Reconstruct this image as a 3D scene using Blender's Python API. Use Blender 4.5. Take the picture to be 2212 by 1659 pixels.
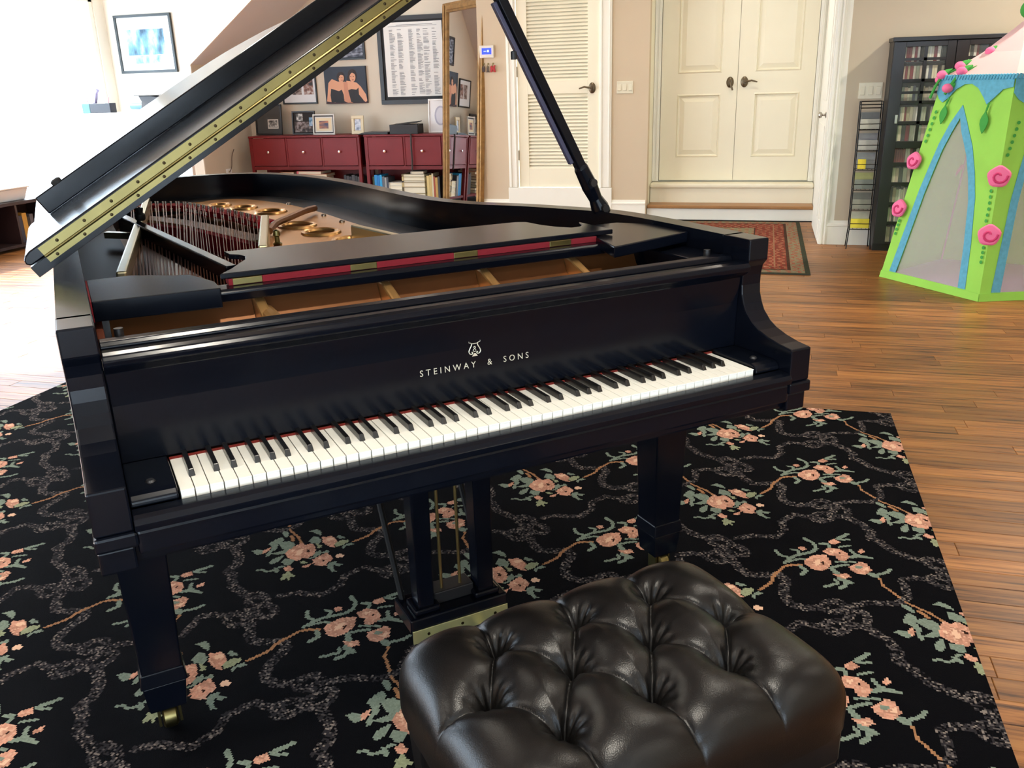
import bpy, bmesh, math, random
import numpy as np
from mathutils import Vector, Matrix, Euler

for o in list(bpy.data.objects): bpy.data.objects.remove(o, do_unlink=True)
scene = bpy.context.scene
COL = scene.collection
random.seed(7)
RNG = np.random.default_rng(7)
PI = math.pi

# ------------------------------------------------------------------ camera
PSI = math.radians(42.5)                      # piano is turned 42.5 degrees in the room
def cam_setup():
    cd = bpy.data.cameras.new('camera'); co = bpy.data.objects.new('camera', cd); COL.objects.link(co)
    cd.sensor_fit = 'HORIZONTAL'; cd.sensor_width = 36.0; cd.lens = 36.0 * 1881.35 / 2212
    cd.clip_start = .05; cd.clip_end = 200
    rx, roll, rz = math.radians(71.00649575), math.radians(-1.68792281), math.radians(-26.42210087)
    R = Matrix.Rotation(PSI, 3, 'Z') @ Matrix.Rotation(rz, 3, 'Z') @ Matrix.Rotation(rx, 3, 'X') @ Matrix.Rotation(roll, 3, 'Z')
    p = Matrix.Rotation(PSI, 3, 'Z') @ Vector((-0.69897914, -1.41722277, 1.35485404))
    co.matrix_world = Matrix.Translation(p) @ R.to_4x4()
    scene.camera = co
cam_setup()

# ------------------------------------------------------------------ light
w = bpy.data.worlds.new('sky'); scene.world = w; w.use_nodes = True
bg = w.node_tree.nodes['Background']; bg.inputs[0].default_value = (.68, .84, 1.0, 1); bg.inputs[1].default_value = 11.5
scene.view_settings.view_transform = 'Standard'; scene.view_settings.look = 'None'
scene.view_settings.exposure = 0.0; scene.view_settings.gamma = 1.0
scene.view_settings.use_curve_mapping = False
sd = bpy.data.lights.new('sun', 'SUN'); sd.energy = 27; sd.angle = .01; sd.color = (1, .95, .88)
so = bpy.data.objects.new('sun', sd); COL.objects.link(so)
so.rotation_euler = Vector((.85, .10, -.52)).to_track_quat('-Z', 'Y').to_euler()
CAN_NEAR, CAN_BACK = 14.0, 10.5

# ------------------------------------------------------------------ helpers
def lin(c):
    return tuple(((x/12.92) if x <= .04045 else ((x+.055)/1.055)**2.4) for x in [v/255 for v in c]) + (1,)
MATS = {}
def M(name, col=(128,128,128), rough=.5, metal=0., var=0., scale=(8,8,8), bump=0., bscale=200., coat=0., spec=.5, emit=0., trans=0., alpha=1., objcol=False, objrnd=0., sheen=0.):
    if name in MATS: return MATS[name]
    m = bpy.data.materials.new(name); m.use_nodes = True; nt = m.node_tree; N = nt.nodes; L = nt.links
    b = N['Principled BSDF']; c = lin(col)
    b.inputs['Base Color'].default_value = c; b.inputs['Roughness'].default_value = rough; b.inputs['Metallic'].default_value = metal
    b.inputs['Specular IOR Level'].default_value = spec; b.inputs['Coat Weight'].default_value = coat; b.inputs['Coat Roughness'].default_value = .1
    b.inputs['Transmission Weight'].default_value = trans; b.inputs['Alpha'].default_value = alpha; b.inputs['Sheen Weight'].default_value = sheen
    src = None
    if objcol:
        oi = N.new('ShaderNodeObjectInfo'); src = oi.outputs['Color']; L.new(src, b.inputs['Base Color'])
    if var > 0 or bump > 0:
        tc = N.new('ShaderNodeTexCoord'); mp = N.new('ShaderNodeMapping'); mp.inputs['Scale'].default_value = scale
        L.new(tc.outputs['Object'], mp.inputs['Vector'])
    if var > 0:
        nz = N.new('ShaderNodeTexNoise'); nz.inputs['Scale'].default_value = 1.0; nz.inputs['Detail'].default_value = 5
        L.new(mp.outputs[0], nz.inputs['Vector'])
        rp = N.new('ShaderNodeMapRange'); rp.inputs[1].default_value = .3; rp.inputs[2].default_value = .7; rp.inputs[3].default_value = 1-var; rp.inputs[4].default_value = 1+var
        L.new(nz.outputs['Fac'], rp.inputs[0])
        mx = N.new('ShaderNodeVectorMath'); mx.operation = 'SCALE'
        if src: L.new(src, mx.inputs[0])
        else: mx.inputs[0].default_value = c[:3]
        L.new(rp.outputs[0], mx.inputs['Scale']); L.new(mx.outputs[0], b.inputs['Base Color'])
    if bump > 0:
        n2 = N.new('ShaderNodeTexNoise'); n2.inputs['Scale'].default_value = bscale; n2.inputs['Detail'].default_value = 3
        L.new(tc.outputs['Object'], n2.inputs['Vector'])
        bp = N.new('ShaderNodeBump'); bp.inputs['Strength'].default_value = bump; bp.inputs['Distance'].default_value = .002
        L.new(n2.outputs['Fac'], bp.inputs['Height']); L.new(bp.outputs[0], b.inputs['Normal'])
    if emit > 0:
        b.inputs['Emission Color'].default_value = c; b.inputs['Emission Strength'].default_value = emit
    MATS[name] = m; return m

def mat_attr(name, attr='col', rough=.9, bump=0., bscale=300., sheen=0.):
    m = bpy.data.materials.new(name); m.use_nodes = True; N = m.node_tree.nodes; L = m.node_tree.links; b = N['Principled BSDF']
    a = N.new('ShaderNodeAttribute'); a.attribute_name = attr; L.new(a.outputs['Color'], b.inputs['Base Color'])
    b.inputs['Roughness'].default_value = rough; b.inputs['Specular IOR Level'].default_value = .04; b.inputs['Sheen Weight'].default_value = sheen
    if bump:
        tc = N.new('ShaderNodeTexCoord'); n2 = N.new('ShaderNodeTexNoise'); n2.inputs['Scale'].default_value = bscale; L.new(tc.outputs['Object'], n2.inputs['Vector'])
        bp = N.new('ShaderNodeBump'); bp.inputs['Strength'].default_value = bump; bp.inputs['Distance'].default_value = .003; L.new(n2.outputs['Fac'], bp.inputs['Height']); L.new(bp.outputs[0], b.inputs['Normal'])
    return m

def mat_wood(name, attr):
    """hardwood plank: tone from the plank itself, grain streaks along X"""
    m = bpy.data.materials.new(name); m.use_nodes = True; N = m.node_tree.nodes; L = m.node_tree.links; b = N['Principled BSDF']
    if attr:
        a = N.new('ShaderNodeAttribute'); a.attribute_name = 'tone'; r = a.outputs['Fac']
    else:
        a = N.new('ShaderNodeObjectInfo'); r = a.outputs['Random']
    geo = N.new('ShaderNodeNewGeometry')
    off = N.new('ShaderNodeCombineXYZ'); ml = N.new('ShaderNodeMath'); ml.operation = 'MULTIPLY'; ml.inputs[1].default_value = 57.3; L.new(r, ml.inputs[0]); L.new(ml.outputs[0], off.inputs[2])
    ad = N.new('ShaderNodeVectorMath'); ad.operation = 'ADD'; L.new(geo.outputs['Position'], ad.inputs[0]); L.new(off.outputs[0], ad.inputs[1])
    mp = N.new('ShaderNodeMapping'); mp.inputs['Scale'].default_value = (1.6, 34, 3); L.new(ad.outputs[0], mp.inputs['Vector'])
    nz = N.new('ShaderNodeTexNoise'); nz.inputs['Scale'].default_value = 1.6; nz.inputs['Detail'].default_value = 8; nz.inputs['Roughness'].default_value = .62; nz.inputs['Distortion'].default_value = .6; L.new(mp.outputs[0], nz.inputs['Vector'])
    rmp = N.new('ShaderNodeValToRGB'); e = rmp.color_ramp.elements
    e[0].position = .33; e[0].color = lin((60, 33, 14)); e[1].position = .66; e[1].color = lin((166, 112, 58))
    mid = e.new(.47); mid.color = lin((136, 86, 42)); L.new(nz.outputs['Fac'], rmp.inputs[0])
    mr = N.new('ShaderNodeMapRange'); mr.inputs[3].default_value = .66; mr.inputs[4].default_value = 1.22; L.new(r, mr.inputs[0])
    sc = N.new('ShaderNodeVectorMath'); sc.operation = 'SCALE'; L.new(rmp.outputs[0], sc.inputs[0]); L.new(mr.outputs[0], sc.inputs['Scale']); L.new(sc.outputs[0], b.inputs['Base Color'])
    b.inputs['Roughness'].default_value = .4; b.inputs['Specular IOR Level'].default_value = .28; b.inputs['Coat Weight'].default_value = .04; b.inputs['Coat Roughness'].default_value = .25
    bp = N.new('ShaderNodeBump'); bp.inputs['Strength'].default_value = .12; bp.inputs['Distance'].default_value = .002; L.new(nz.outputs['Fac'], bp.inputs['Height']); L.new(bp.outputs[0], b.inputs['Normal'])
    return m

def translucent(m, k):
    """thin cloth: part of the light passes through"""
    N = m.node_tree.nodes; L = m.node_tree.links; b = N['Principled BSDF']; t = N.new('ShaderNodeBsdfTranslucent'); mx = N.new('ShaderNodeMixShader'); mx.inputs[0].default_value = k
    if b.inputs['Base Color'].is_linked: L.new(b.inputs['Base Color'].links[0].from_socket, t.inputs['Color'])
    else: t.inputs['Color'].default_value = b.inputs['Base Color'].default_value
    L.new(b.outputs[0], mx.inputs[1]); L.new(t.outputs[0], mx.inputs[2]); L.new(mx.outputs[0], N['Material Output'].inputs[0]); return m

class MB:
    def __init__(s): s.v = []; s.f = []; s.m = []
    def add(s, vs, fs, mi=0):
        n = len(s.v); s.v += [tuple(p) for p in vs]; s.f += [tuple(i+n for i in f) for f in fs]; s.m += [mi]*len(fs); return s
    def box(s, x0, x1, y0, y1, z0, z1, mi=0):
        return s.add([(x0,y0,z0),(x1,y0,z0),(x1,y1,z0),(x0,y1,z0),(x0,y0,z1),(x1,y0,z1),(x1,y1,z1),(x0,y1,z1)],
                     [(0,3,2,1),(4,5,6,7),(0,1,5,4),(1,2,6,5),(2,3,7,6),(3,0,4,7)], mi)
    def prism(s, pts, a0, a1, axis='z', mi=0):
        """pts: outline in the two other axes (cyclic order), extruded from a0 to a1 along axis"""
        n = len(pts)
        def P(p, a):
            if axis == 'z': return (p[0], p[1], a)
            if axis == 'x': return (a, p[0], p[1])
            return (p[0], a, p[1])
        vs = [P(p, a0) for p in pts] + [P(p, a1) for p in pts]
        fs = [tuple(range(n))[::-1], tuple(range(n, 2*n))] + [(i, (i+1) % n, n+(i+1) % n, n+i) for i in range(n)]
        return s.add(vs, fs, mi)
    def taper(s, c0, w0, d0, z0, c1, w1, d1, z1, mi=0):
        vs = [(c0[0]+a*w0/2, c0[1]+b*d0/2, z0) for a, b in ((-1,-1),(1,-1),(1,1),(-1,1))] + [(c1[0]+a*w1/2, c1[1]+b*d1/2, z1) for a, b in ((-1,-1),(1,-1),(1,1),(-1,1))]
        return s.add(vs, [(0,3,2,1),(4,5,6,7),(0,1,5,4),(1,2,6,5),(2,3,7,6),(3,0,4,7)], mi)
    def tube(s, pts, r, n=8, closed=False, mi=0):
        pts = [Vector(p) for p in pts]; k = len(pts); rs = r if isinstance(r, (list, tuple)) else [r]*k
        prev = None; base = len(s.v); vs = []
        for i, p in enumerate(pts):
            if closed: t = pts[(i+1) % k]-pts[i-1]
            else: t = pts[min(i+1, k-1)]-pts[max(i-1, 0)]
            t.normalize()
            if prev is None:
                up = Vector((0,0,1)) if abs(t.z) < .9 else Vector((1,0,0)); x = t.cross(up).normalized()
            else:
                x = (prev - t*prev.dot(t)).normalized()
            prev = x; y = t.cross(x)
            vs += [p + (x*math.cos(2*PI*j/n)+y*math.sin(2*PI*j/n))*rs[i] for j in range(n)]
        fs = []
        for i in range(k if closed else k-1):
            a = i*n; b = ((i+1) % k)*n
            fs += [(a+j, a+(j+1) % n, b+(j+1) % n, b+j) for j in range(n)]
        if not closed: fs += [tuple(range(n))[::-1], tuple(range((k-1)*n, k*n))]
        return s.add(vs, fs, mi)
    def bar(s, a, b, w, h, mi=0, up=(0,0,1)):
        """square bar from a to b, w across, h along up"""
        a = Vector(a); b = Vector(b); t = (b-a).normalized(); u = Vector(up); x = t.cross(u).normalized(); y = x.cross(t)
        vs = [p + x*i*w/2 + y*j*h/2 for p in (a, b) for i, j in ((-1,-1),(1,-1),(1,1),(-1,1))]
        return s.add(vs, [(0,3,2,1),(4,5,6,7),(0,1,5,4),(1,2,6,5),(2,3,7,6),(3,0,4,7)], mi)
    def lathe(s, prof, c=(0,0,0), n=20, axis='z', mi=0):
        vs = []; k = len(prof)
        for r, h in prof:
            for j in range(n):
                a = 2*PI*j/n; x, y = r*math.cos(a), r*math.sin(a)
                p = (x, y, h) if axis == 'z' else ((h, x, y) if axis == 'x' else (x, h, y))
                vs.append((c[0]+p[0], c[1]+p[1], c[2]+p[2]))
        fs = [(i*n+j, i*n+(j+1) % n, (i+1)*n+(j+1) % n, (i+1)*n+j) for i in range(k-1) for j in range(n)]
        fs += [tuple(range(n))[::-1], tuple(range((k-1)*n, k*n))]
        return s.add(vs, fs, mi)
    def sphere(s, c, r, n=12, m=8, sc=(1,1,1), mi=0):
        prof = [(r*math.sin(PI*i/m)+1e-5, -r*math.cos(PI*i/m)) for i in range(m+1)]
        b = MB().lathe(prof, n=n); return s.add([(c[0]+x*sc[0], c[1]+y*sc[1], c[2]+z*sc[2]) for x, y, z in b.v], b.f, mi)
    def mesh(s, name, mats):
        me = bpy.data.meshes.new(name); me.from_pydata(s.v, [], s.f)
        for m in (mats if isinstance(mats, (list, tuple)) else [mats]): me.materials.append(m)
        if any(s.m): me.polygons.foreach_set('material_index', s.m)
        bm = bmesh.new(); bm.from_mesh(me); bmesh.ops.recalc_face_normals(bm, faces=bm.faces); bm.to_mesh(me); bm.free()
        return me
    def build(s, name, mats, parent=None, bev=0., smooth=False, loc=None, rot=None):
        return link(name, s.mesh(name, mats), parent, bev, smooth, loc, rot)

def link(name, me, parent=None, bev=0., smooth=False, loc=None, rot=None):
    o = bpy.data.objects.new(name, me); COL.objects.link(o); o.parent = parent
    if loc is not None: o.location = loc
    if rot is not None: o.rotation_euler = rot
    if smooth:
        me.polygons.foreach_set('use_smooth', [True]*len(me.polygons)); md = o.modifiers.new('edge', 'EDGE_SPLIT'); md.split_angle = math.radians(38)
    if bev > 0:
        md = o.modifiers.new('bevel', 'BEVEL'); md.width = bev; md.segments = 2; md.limit_method = 'ANGLE'; md.angle_limit = math.radians(35)
    return o
def tag(o, label=None, cat=None, group=None, kind=None):
    if label: o['label'] = label
    if cat: o['category'] = cat
    if group: o['group'] = group
    if kind: o['kind'] = kind
    return o
def thing(name, label, cat, loc=(0,0,0), rz=0., group=None):
    o = bpy.data.objects.new(name, None); COL.objects.link(o); o.location = loc; o.rotation_euler = (0,0,rz); o.empty_display_size = .1
    return tag(o, label, cat, group)
def struct(o, label=None): return tag(o, label, None, None, 'structure')
def copy_tree(o, parent=None):
    c = o.copy(); COL.objects.link(c); c.parent = parent
    for ch in [x for x in bpy.data.objects if x.parent == o]: copy_tree(ch, c)
    return c
def smooth_curve(pts, k=8):
    """Catmull-Rom through points"""
    P = [Vector(p) for p in pts]; P = [2*P[0]-P[1]] + P + [2*P[-1]-P[-2]]; out = []
    for i in range(1, len(P)-2):
        for j in range(k):
            t = j/k; a, b, c, d = P[i-1], P[i], P[i+1], P[i+2]
            out.append(.5*((2*b)+(c-a)*t+(2*a-5*b+4*c-d)*t*t+(3*b-a-3*c+d)*t**3))
    out.append(P[-2]); return out
def fill_holes(outer, holes):
    """triangulated plane region; returns 2D verts, faces"""
    bm = bmesh.new(); ed = []
    for lp in [outer]+holes:
        vs = [bm.verts.new((p[0], p[1], 0)) for p in lp]
        ed += [bm.edges.new((vs[i], vs[(i+1) % len(vs)])) for i in range(len(vs))]
    bmesh.ops.triangle_fill(bm, use_beauty=True, edges=ed)
    bm.verts.ensure_lookup_table(); bm.verts.index_update()
    v = [tuple(x.co) for x in bm.verts]; f = [tuple(q.index for q in fc.verts) for fc in bm.faces]; bm.free(); return v, f
def raster(txt, n, T):
    cell = T/n; g = -np.ones((n, n), int); yy, xx = np.mgrid[0:n, 0:n]; cx = (xx+.5)*cell; cy = (yy+.5)*cell
    for ln in txt.strip().split('\n'):
        v = list(map(int, ln.split())); c, wd = v[0], v[1]/1000; p = np.array(v[2:], float).reshape(-1, 2)/1000; m = np.zeros((n, n), bool)
        for ox in (-T, 0, T):
            for oy in (-T, 0, T):
                q = p+[ox, oy]
                if wd:
                    for a, b in zip(q[:-1], q[1:]):
                        d = b-a; t = np.clip(((cx-a[0])*d[0]+(cy-a[1])*d[1])/max(d@d, 1e-9), 0, 1)
                        m |= np.hypot(cx-a[0]-t*d[0], cy-a[1]-t*d[1]) < wd/2
                else:
                    ins = np.zeros((n, n), bool)
                    for a, b in zip(q, np.roll(q, -1, 0)):
                        if a[1] == b[1]: continue
                        ins ^= ((a[1] > cy) != (b[1] > cy)) & (cx < a[0]+(cy-a[1])/(b[1]-a[1])*(b[0]-a[0]))
                    m |= ins
        g[m] = c
    return g
def colour_grid(name, x0, x1, y0, y1, z, cols, mat, parent=None):
    """flat sheet of square cells; cols (ny,nx,3) linear, one colour per cell"""
    ny, nx = cols.shape[:2]; xs = np.linspace(x0, x1, nx+1); ys = np.linspace(y0, y1, ny+1)
    X, Y = np.meshgrid(xs, ys); V = np.stack([X, Y, np.full_like(X, z)], -1).reshape(-1, 3)
    i = (np.arange(ny)[:, None]*(nx+1)+np.arange(nx)[None, :]).ravel(); F = np.stack([i, i+1, i+nx+2, i+nx+1], -1)
    me = bpy.data.meshes.new(name); me.vertices.add(len(V)); me.vertices.foreach_set('co', V.ravel().astype(np.float32))
    me.loops.add(F.size); me.loops.foreach_set('vertex_index', F.ravel().astype(np.int32))
    me.polygons.add(len(F)); me.polygons.foreach_set('loop_start', (np.arange(len(F))*4).astype(np.int32)); me.update(calc_edges=True)
    a = me.color_attributes.new('col', 'FLOAT_COLOR', 'CORNER'); c = np.ones((len(F), 4, 4), np.float32); c[:, :, :3] = cols.reshape(-1, 1, 3); a.data.foreach_set('color', c.ravel())
    me.materials.append(mat); return link(name, me, parent)

# ------------------------------------------------------------------ shared materials
WALL = M('wall_beige', (205,186,158), .85, var=.03, scale=(1.5,1.5,1.5), bump=.15, bscale=90)
WALLW = M('wall_cream', (232,226,212), .85, var=.02, scale=(1.5,1.5,1.5))
TRIM = M('trim_white', (240,236,222), .45, var=.015, scale=(3,3,3))
TRIMC = M('door_cream', (240,232,206), .42, var=.015, scale=(3,3,3))
BLACK = M('piano_black', (8,11,19), .2, var=.08, scale=(2,2,2), spec=.2)
BLACKM = M('matte_black', (20,20,22), .5)
BRASS = M('brass', (122,112,72), .34, 1., var=.12, scale=(12,12,12))
GOLD = M('gold_plate', (222,172,108), .3, .8, var=.1, scale=(6,6,6))
BRONZE = M('bronze_plate', (124,78,42), .42, .55, var=.12, scale=(6,6,6))
STEEL = M('brushed_steel', (170,165,155), .35, 1.)
CHROME = M('chrome', (220,220,220), .12, 1.)
REDFELT = M('red_felt', (112,8,24), .95, bump=.3, bscale=700)
WOODP = mat_wood('floor_plank', False); WOODA = mat_wood('floor_plank_field', True)
GLASS = M('pane_glass', (255,255,255), .02, spec=.5, trans=1., alpha=.12)
# ================================================================== ROOM
H = 2.75; XL, XR, YR, YB = -6.82, 4.6, -3.8, 7.52
# ---- floor: planks
fl = MB().box(XL-.1, XR+.1, YR-.1, YB+1.3, -.06, -.0145).build('floor', M('subfloor', (70,46,28), .8)); struct(fl, 'warm brown hardwood plank floor')
PWID = .083; LENS = (.6, .8, 1.0, 1.25, 1.5); plank_me = {}
def plank_geo(Ln):
    c = .0016; h = .014; g = .0004; hw = PWID/2-g; x = Ln/2-g
    return MB().add([(-x,-hw,-h),(x,-hw,-h),(x,hw,-h),(-x,hw,-h),(-x,-hw,-c),(x,-hw,-c),(x,hw,-c),(-x,hw,-c),(-x+c,-hw+c,0),(x-c,-hw+c,0),(x-c,hw-c,0),(-x+c,hw-c,0)],
        [(0,1,5,4),(1,2,6,5),(2,3,7,6),(3,0,4,7),(4,5,9,8),(5,6,10,9),(6,7,11,10),(7,4,8,11),(8,9,10,11)])
for Ln in LENS: plank_me[Ln] = plank_geo(Ln).mesh('plank', WOODP)
cand = []; field = MB(); tones = []
y = YR+PWID/2
while y < YB:
    x = XL - random.random()
    while x < XR:
        Ln = random.choice(LENS); cx = x+Ln/2
        vis = (cx > .2 and cx < 3.2 and y > -.1 and y < 6.3 and (cx+Ln/2 > 1.05 or y > 2.2)) or (-.8 < cx < 1.2 and 2.2 < y < 7.5)
        d = math.hypot(cx-.44, y+1.5)
        cand.append((0 if vis else 1, d, cx, y, Ln)); x += Ln
    y += PWID
cand.sort()
for k, (nv, d, cx, y, Ln) in enumerate(cand):
    if k < 295 and nv == 0: link('plank', plank_me[Ln], fl, loc=(cx, y, 0))
    else:
        g = plank_geo(Ln); field.add([(a+cx, b+y, c) for a, b, c in g.v], g.f); tones += [random.random()]*len(g.f)
pf = field.build('plank_field', WOODA, fl); tag(pf, kind='stuff')
at = pf.data.attributes.new('tone', 'FLOAT', 'FACE'); at.data.foreach_set('value', tones)

# ---- ceiling with recessed lamps
struct(MB().box(XL, XR, YR, 8.7, H, H+.1).build('ceiling', M('ceiling_white', (236,230,218), .9, var=.01)), 'plain white ceiling')
CANS = [(-4.6,-1.2),(-2.0,-1.4),(.35,-.9),(3.1,-1.2),(-4.4,1.6),(-1.9,1.3),(.9,1.2),(3.1,1.6),(-4.4,4.6),(-1.9,4.5),(.6,4.3),(2.6,4.9),(-1.4,6.5),(.2,6.9),(-3.6,7.95)]
LENSM = M('lamp_lens', (255,236,205), .4, emit=6.)
lamp = thing('recessed_lamp', 'round recessed ceiling lamp with white trim ring', 'ceiling lamp', (0,0,H), 0, 'recessed ceiling lamps')
MB().lathe([(.075,0),(.1,0),(.1,-.006),(.078,-.01),(.075,0)], n=28).build('trim_ring', TRIM, lamp, smooth=True)
MB().lathe([(.001,-.001),(.074,-.001),(.074,-.004),(.001,-.005)], n=28).build('lens', LENSM, lamp)
for i, (x, y) in enumerate(CANS):
    o = lamp if i == 0 else copy_tree(lamp); o.location = (x, y, H)
    ld = bpy.data.lights.new('can', 'AREA'); ld.shape = 'DISK'; ld.size = .16; ld.energy = (CAN_BACK*4.8 if x > 2 else CAN_BACK*.35 if x < -3 else CAN_BACK*.8 if y > 6 else CAN_BACK) if y > 3.5 else CAN_NEAR*1.9 if (x, y) == (.35,-.9) else CAN_NEAR; ld.color = (.96, .98, 1) if x < -3 and y > 3.5 else (1, .93, .80); ld.spread = math.radians(150)
    lo = bpy.data.objects.new('can', ld); COL.objects.link(lo); lo.location = (x, y, H-.02)

# ---- left wall with three tall windows
LWIN = [(-1.9,1.0),(1.45,4.3),(4.7,7.36)]; Z0W, Z1W = .10, 2.40
wl = MB(); e = [YR]+[q for a in LWIN for q in a]+[YB]
for i in range(0, len(e), 2): wl.box(XL-.12, XL, e[i], e[i+1], 0, H)
for a, b in LWIN: wl.box(XL-.12, XL, a, b, 0, Z0W).box(XL-.12, XL, a, b, Z1W, H)
struct(wl.build('wall_left', WALLW), 'bright side wall with tall windows')
def window(name, a, b, axis, pos, z0, z1, nv):
    o = bpy.data.objects.new(name, None); COL.objects.link(o); struct(o, 'tall white framed window full of daylight, '+{'window_1':'nearest','window_2':'middle','window_3':'farthest'}.get(name,'rear')+' of its wall')
    def bx(u0, u1, w0, w1, t0, t1): return MB().box(t0, t1, u0, u1, w0, w1) if axis == 'x' else MB().box(u0, u1, t0, t1, w0, w1)
    p0, p1 = pos-.075, pos-.015; f = MB()
    for u0, u1, w0, w1 in ((a, a+.06, z0, z1), (b-.06, b, z0, z1), (a, b, z0, z0+.08), (a, b, z1-.06, z1)):
        g = bx(u0, u1, w0, w1, p0, p1); f.add(g.v, g.f)
    f.build('window_frame', TRIM, o, bev=.004)
    for i in range(nv):
        c0 = a+.06+(b-a-.12)*i/nv; c1 = a+.06+(b-a-.12)*(i+1)/nv
        bx(c0, c1, z0+.08, z1-.06, pos-.047, pos-.043).build('pane', GLASS, o)
        if i: bx(c0-.025, c0+.025, z0+.08, z1-.06, p0, p1).build('mullion', TRIM, o, bev=.003)
    ld = bpy.data.lights.new('window_portal', 'AREA'); ld.shape = 'RECTANGLE'; ld.cycles.is_portal = True
    lo = bpy.data.objects.new('window_portal', ld); COL.objects.link(lo)
    if axis == 'x': ld.size = z1-z0; ld.size_y = b-a; lo.location = (pos-.14, (a+b)/2, (z0+z1)/2); lo.rotation_euler = (0, -PI/2, 0)
    else: ld.size = b-a; ld.size_y = z1-z0; lo.location = ((a+b)/2, pos-.14, (z0+z1)/2); lo.rotation_euler = (PI/2, 0, 0)
for i, (a, b) in enumerate(LWIN): window('window_%d' % (i+1), a, b, 'x', XL, Z0W, Z1W, 1 if i == 2 else 4)

# ---- wall behind the camera with one window, right wall
RWIN = [(-.6,.9),(1.5,2.7),(3.0,4.2)]
wr = MB(); e = [XL]+[q for a in RWIN for q in a]+[XR]
for i in range(0, len(e), 2): wr.box(e[i], e[i+1], YR-.12, YR, 0, H)
for a, b in RWIN: wr.box(a, b, YR-.12, YR, 0, .1).box(a, b, YR-.12, YR, 2.3, H)
struct(wr.build('wall_rear', WALL), 'beige wall behind the viewer')
for i, (a, b) in enumerate(RWIN): window('window_%d' % (i+4), a, b, 'y', YR, .1, 2.3, 2)
struct(MB().box(XR, XR+.12, YR, 6.4, 0, H).build('wall_right', WALL), 'beige right-hand wall')

# ---- wall with picture, alcove opening, louvred door
WALLA = M('wall_alcove_paint', (208,197,178), .85, var=.02, scale=(1.5,1.5,1.5))
AX0, AX1, AY = -5.80, -2.42, 8.62
KZ = 1.66; SLX = -4.29
w1 = MB().prism([(XL,0),(AX0,0),(AX0,KZ),(SLX,H),(XL,H)], YB, YB+.02, 'y'); struct(w1.build('wall_picture', WALLW), 'white gable wall carrying the framed watercolour')
DL, DR, DZ0, DZ1 = -2.013, -1.173, .327, 2.36           # louvred door
w2 = MB().box(AX1, DL-.02, YB, YB+.12, 0, H).box(DR+.02, -.68, YB, YB+.12, 0, H).box(DL-.02, DR+.02, YB, YB+.12, DZ1+.02, H).box(DL-.02, DR+.02, YB, YB+.12, 0, DZ0-.012)
struct(w2.build('wall_back', WALL), 'beige wall around the louvred door')
struct(MB().box(AX0-.1, AX0, YB+.02, AY, 0, KZ).build('wall_knee', WALLA), 'low beige knee wall of the alcove')
sl = MB().add([(AX0,YB+.02,KZ),(SLX,YB+.02,H),(SLX,AY,H),(AX0,AY,KZ),(AX0-.1,YB+.02,KZ+.05),(SLX-.1,YB+.02,H+.1),(SLX-.1,AY,H+.1),(AX0-.1,AY,KZ+.05)],[(0,1,2,3),(4,7,6,5),(0,4,5,1),(3,2,6,7),(0,3,7,4),(1,5,6,2)])
struct(sl.build('wall_slope', M('slope_taupe', (216,214,218), .88, var=.02, scale=(1,1,1))), 'sloping taupe attic ceiling over the alcove')
struct(MB().box(AX0-.1, AX1+.1, AY, AY+.1, 0, H).build('wall_alcove', WALLA), 'beige alcove wall hung with photographs')
struct(MB().box(AX1, AX1+.1, YB+.12, AY, 0, H).build('wall_alcove_side', WALLA), 'short side wall of the alcove')
# doorway recess to the double doors
RX0, RX1, DY = -.68, .945, 7.95
struct(MB().box(RX0-.12, RX0, YB+.12, DY+.1, 0, H).build('wall_recess_left', TRIMC), 'cream left reveal of the double doorway')
struct(MB().box(RX0-.1, RX1+.1, DY+.05, DY+.15, 0, H).build('wall_recess', TRIMC), 'cream wall behind the double doors')
struct(MB().box(RX1, RX1+.1, 6.28, DY+.1, 0, H).build('wall_return', TRIM), 'white return wall beside the entry steps')
struct(MB().box(RX1+.1, XR+.1, 6.28, 6.38, 0, H).build('wall_far', M('wall_greige', (198,184,160), .85, var=.03, scale=(1.5,1.5,1.5))), 'greige wall behind the black bookcase')
# baseboards
def baseb(name, x0, x1, y, h=.2, t=.016):
    o = MB().prism([(y,0),(y-t,0),(y-t,h-.05),(y-t*1.3,h-.045),(y-t*1.3,h-.03),(y-t*.6,h-.02),(y-t*.5,h),(y,h)], x0, x1, 'x').build(name, TRIM); struct(o, 'white moulded baseboard'); return o
baseb('baseboard_far', .97, XR, 6.28); baseb('baseboard_back', -1.04, -.69, YB); baseb('baseboard_thermostat', AX1, -2.12, YB)
baseb('baseboard_alcove', AX0, AX1, AY)
struct(MB().prism([(6.26,0),(6.26,.19),(6.6,.19),(6.6,0)], RX1-.016, RX1, 'x').build('baseboard_return', TRIM, bev=.003), 'short white baseboard on the return wall')

# ---- trims around the louvred door
def casing(name, x0, x1, z0, z1, y):
    t = MB().box(x0, x1, y-.018, y, z0, z1).box(x0+.012, x0+.03, y-.028, y-.018, z0, z1).box(x1-.03, x1-.014, y-.026, y-.018, z0, z1)
    o = t.build(name, TRIM, bev=.003); struct(o, 'white moulded door casing'); return o
casing('trim_1', -2.12, DL-.004, DZ0, H-.01, YB); casing('trim_2', DR+.004, -1.045, DZ0, H-.01, YB)
struct(MB().box(-2.13, -1.035, YB-.024, YB, 0, DZ0-.004).build('trim_3', TRIM, bev=.004), 'white riser panel below the louvred door')
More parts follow.
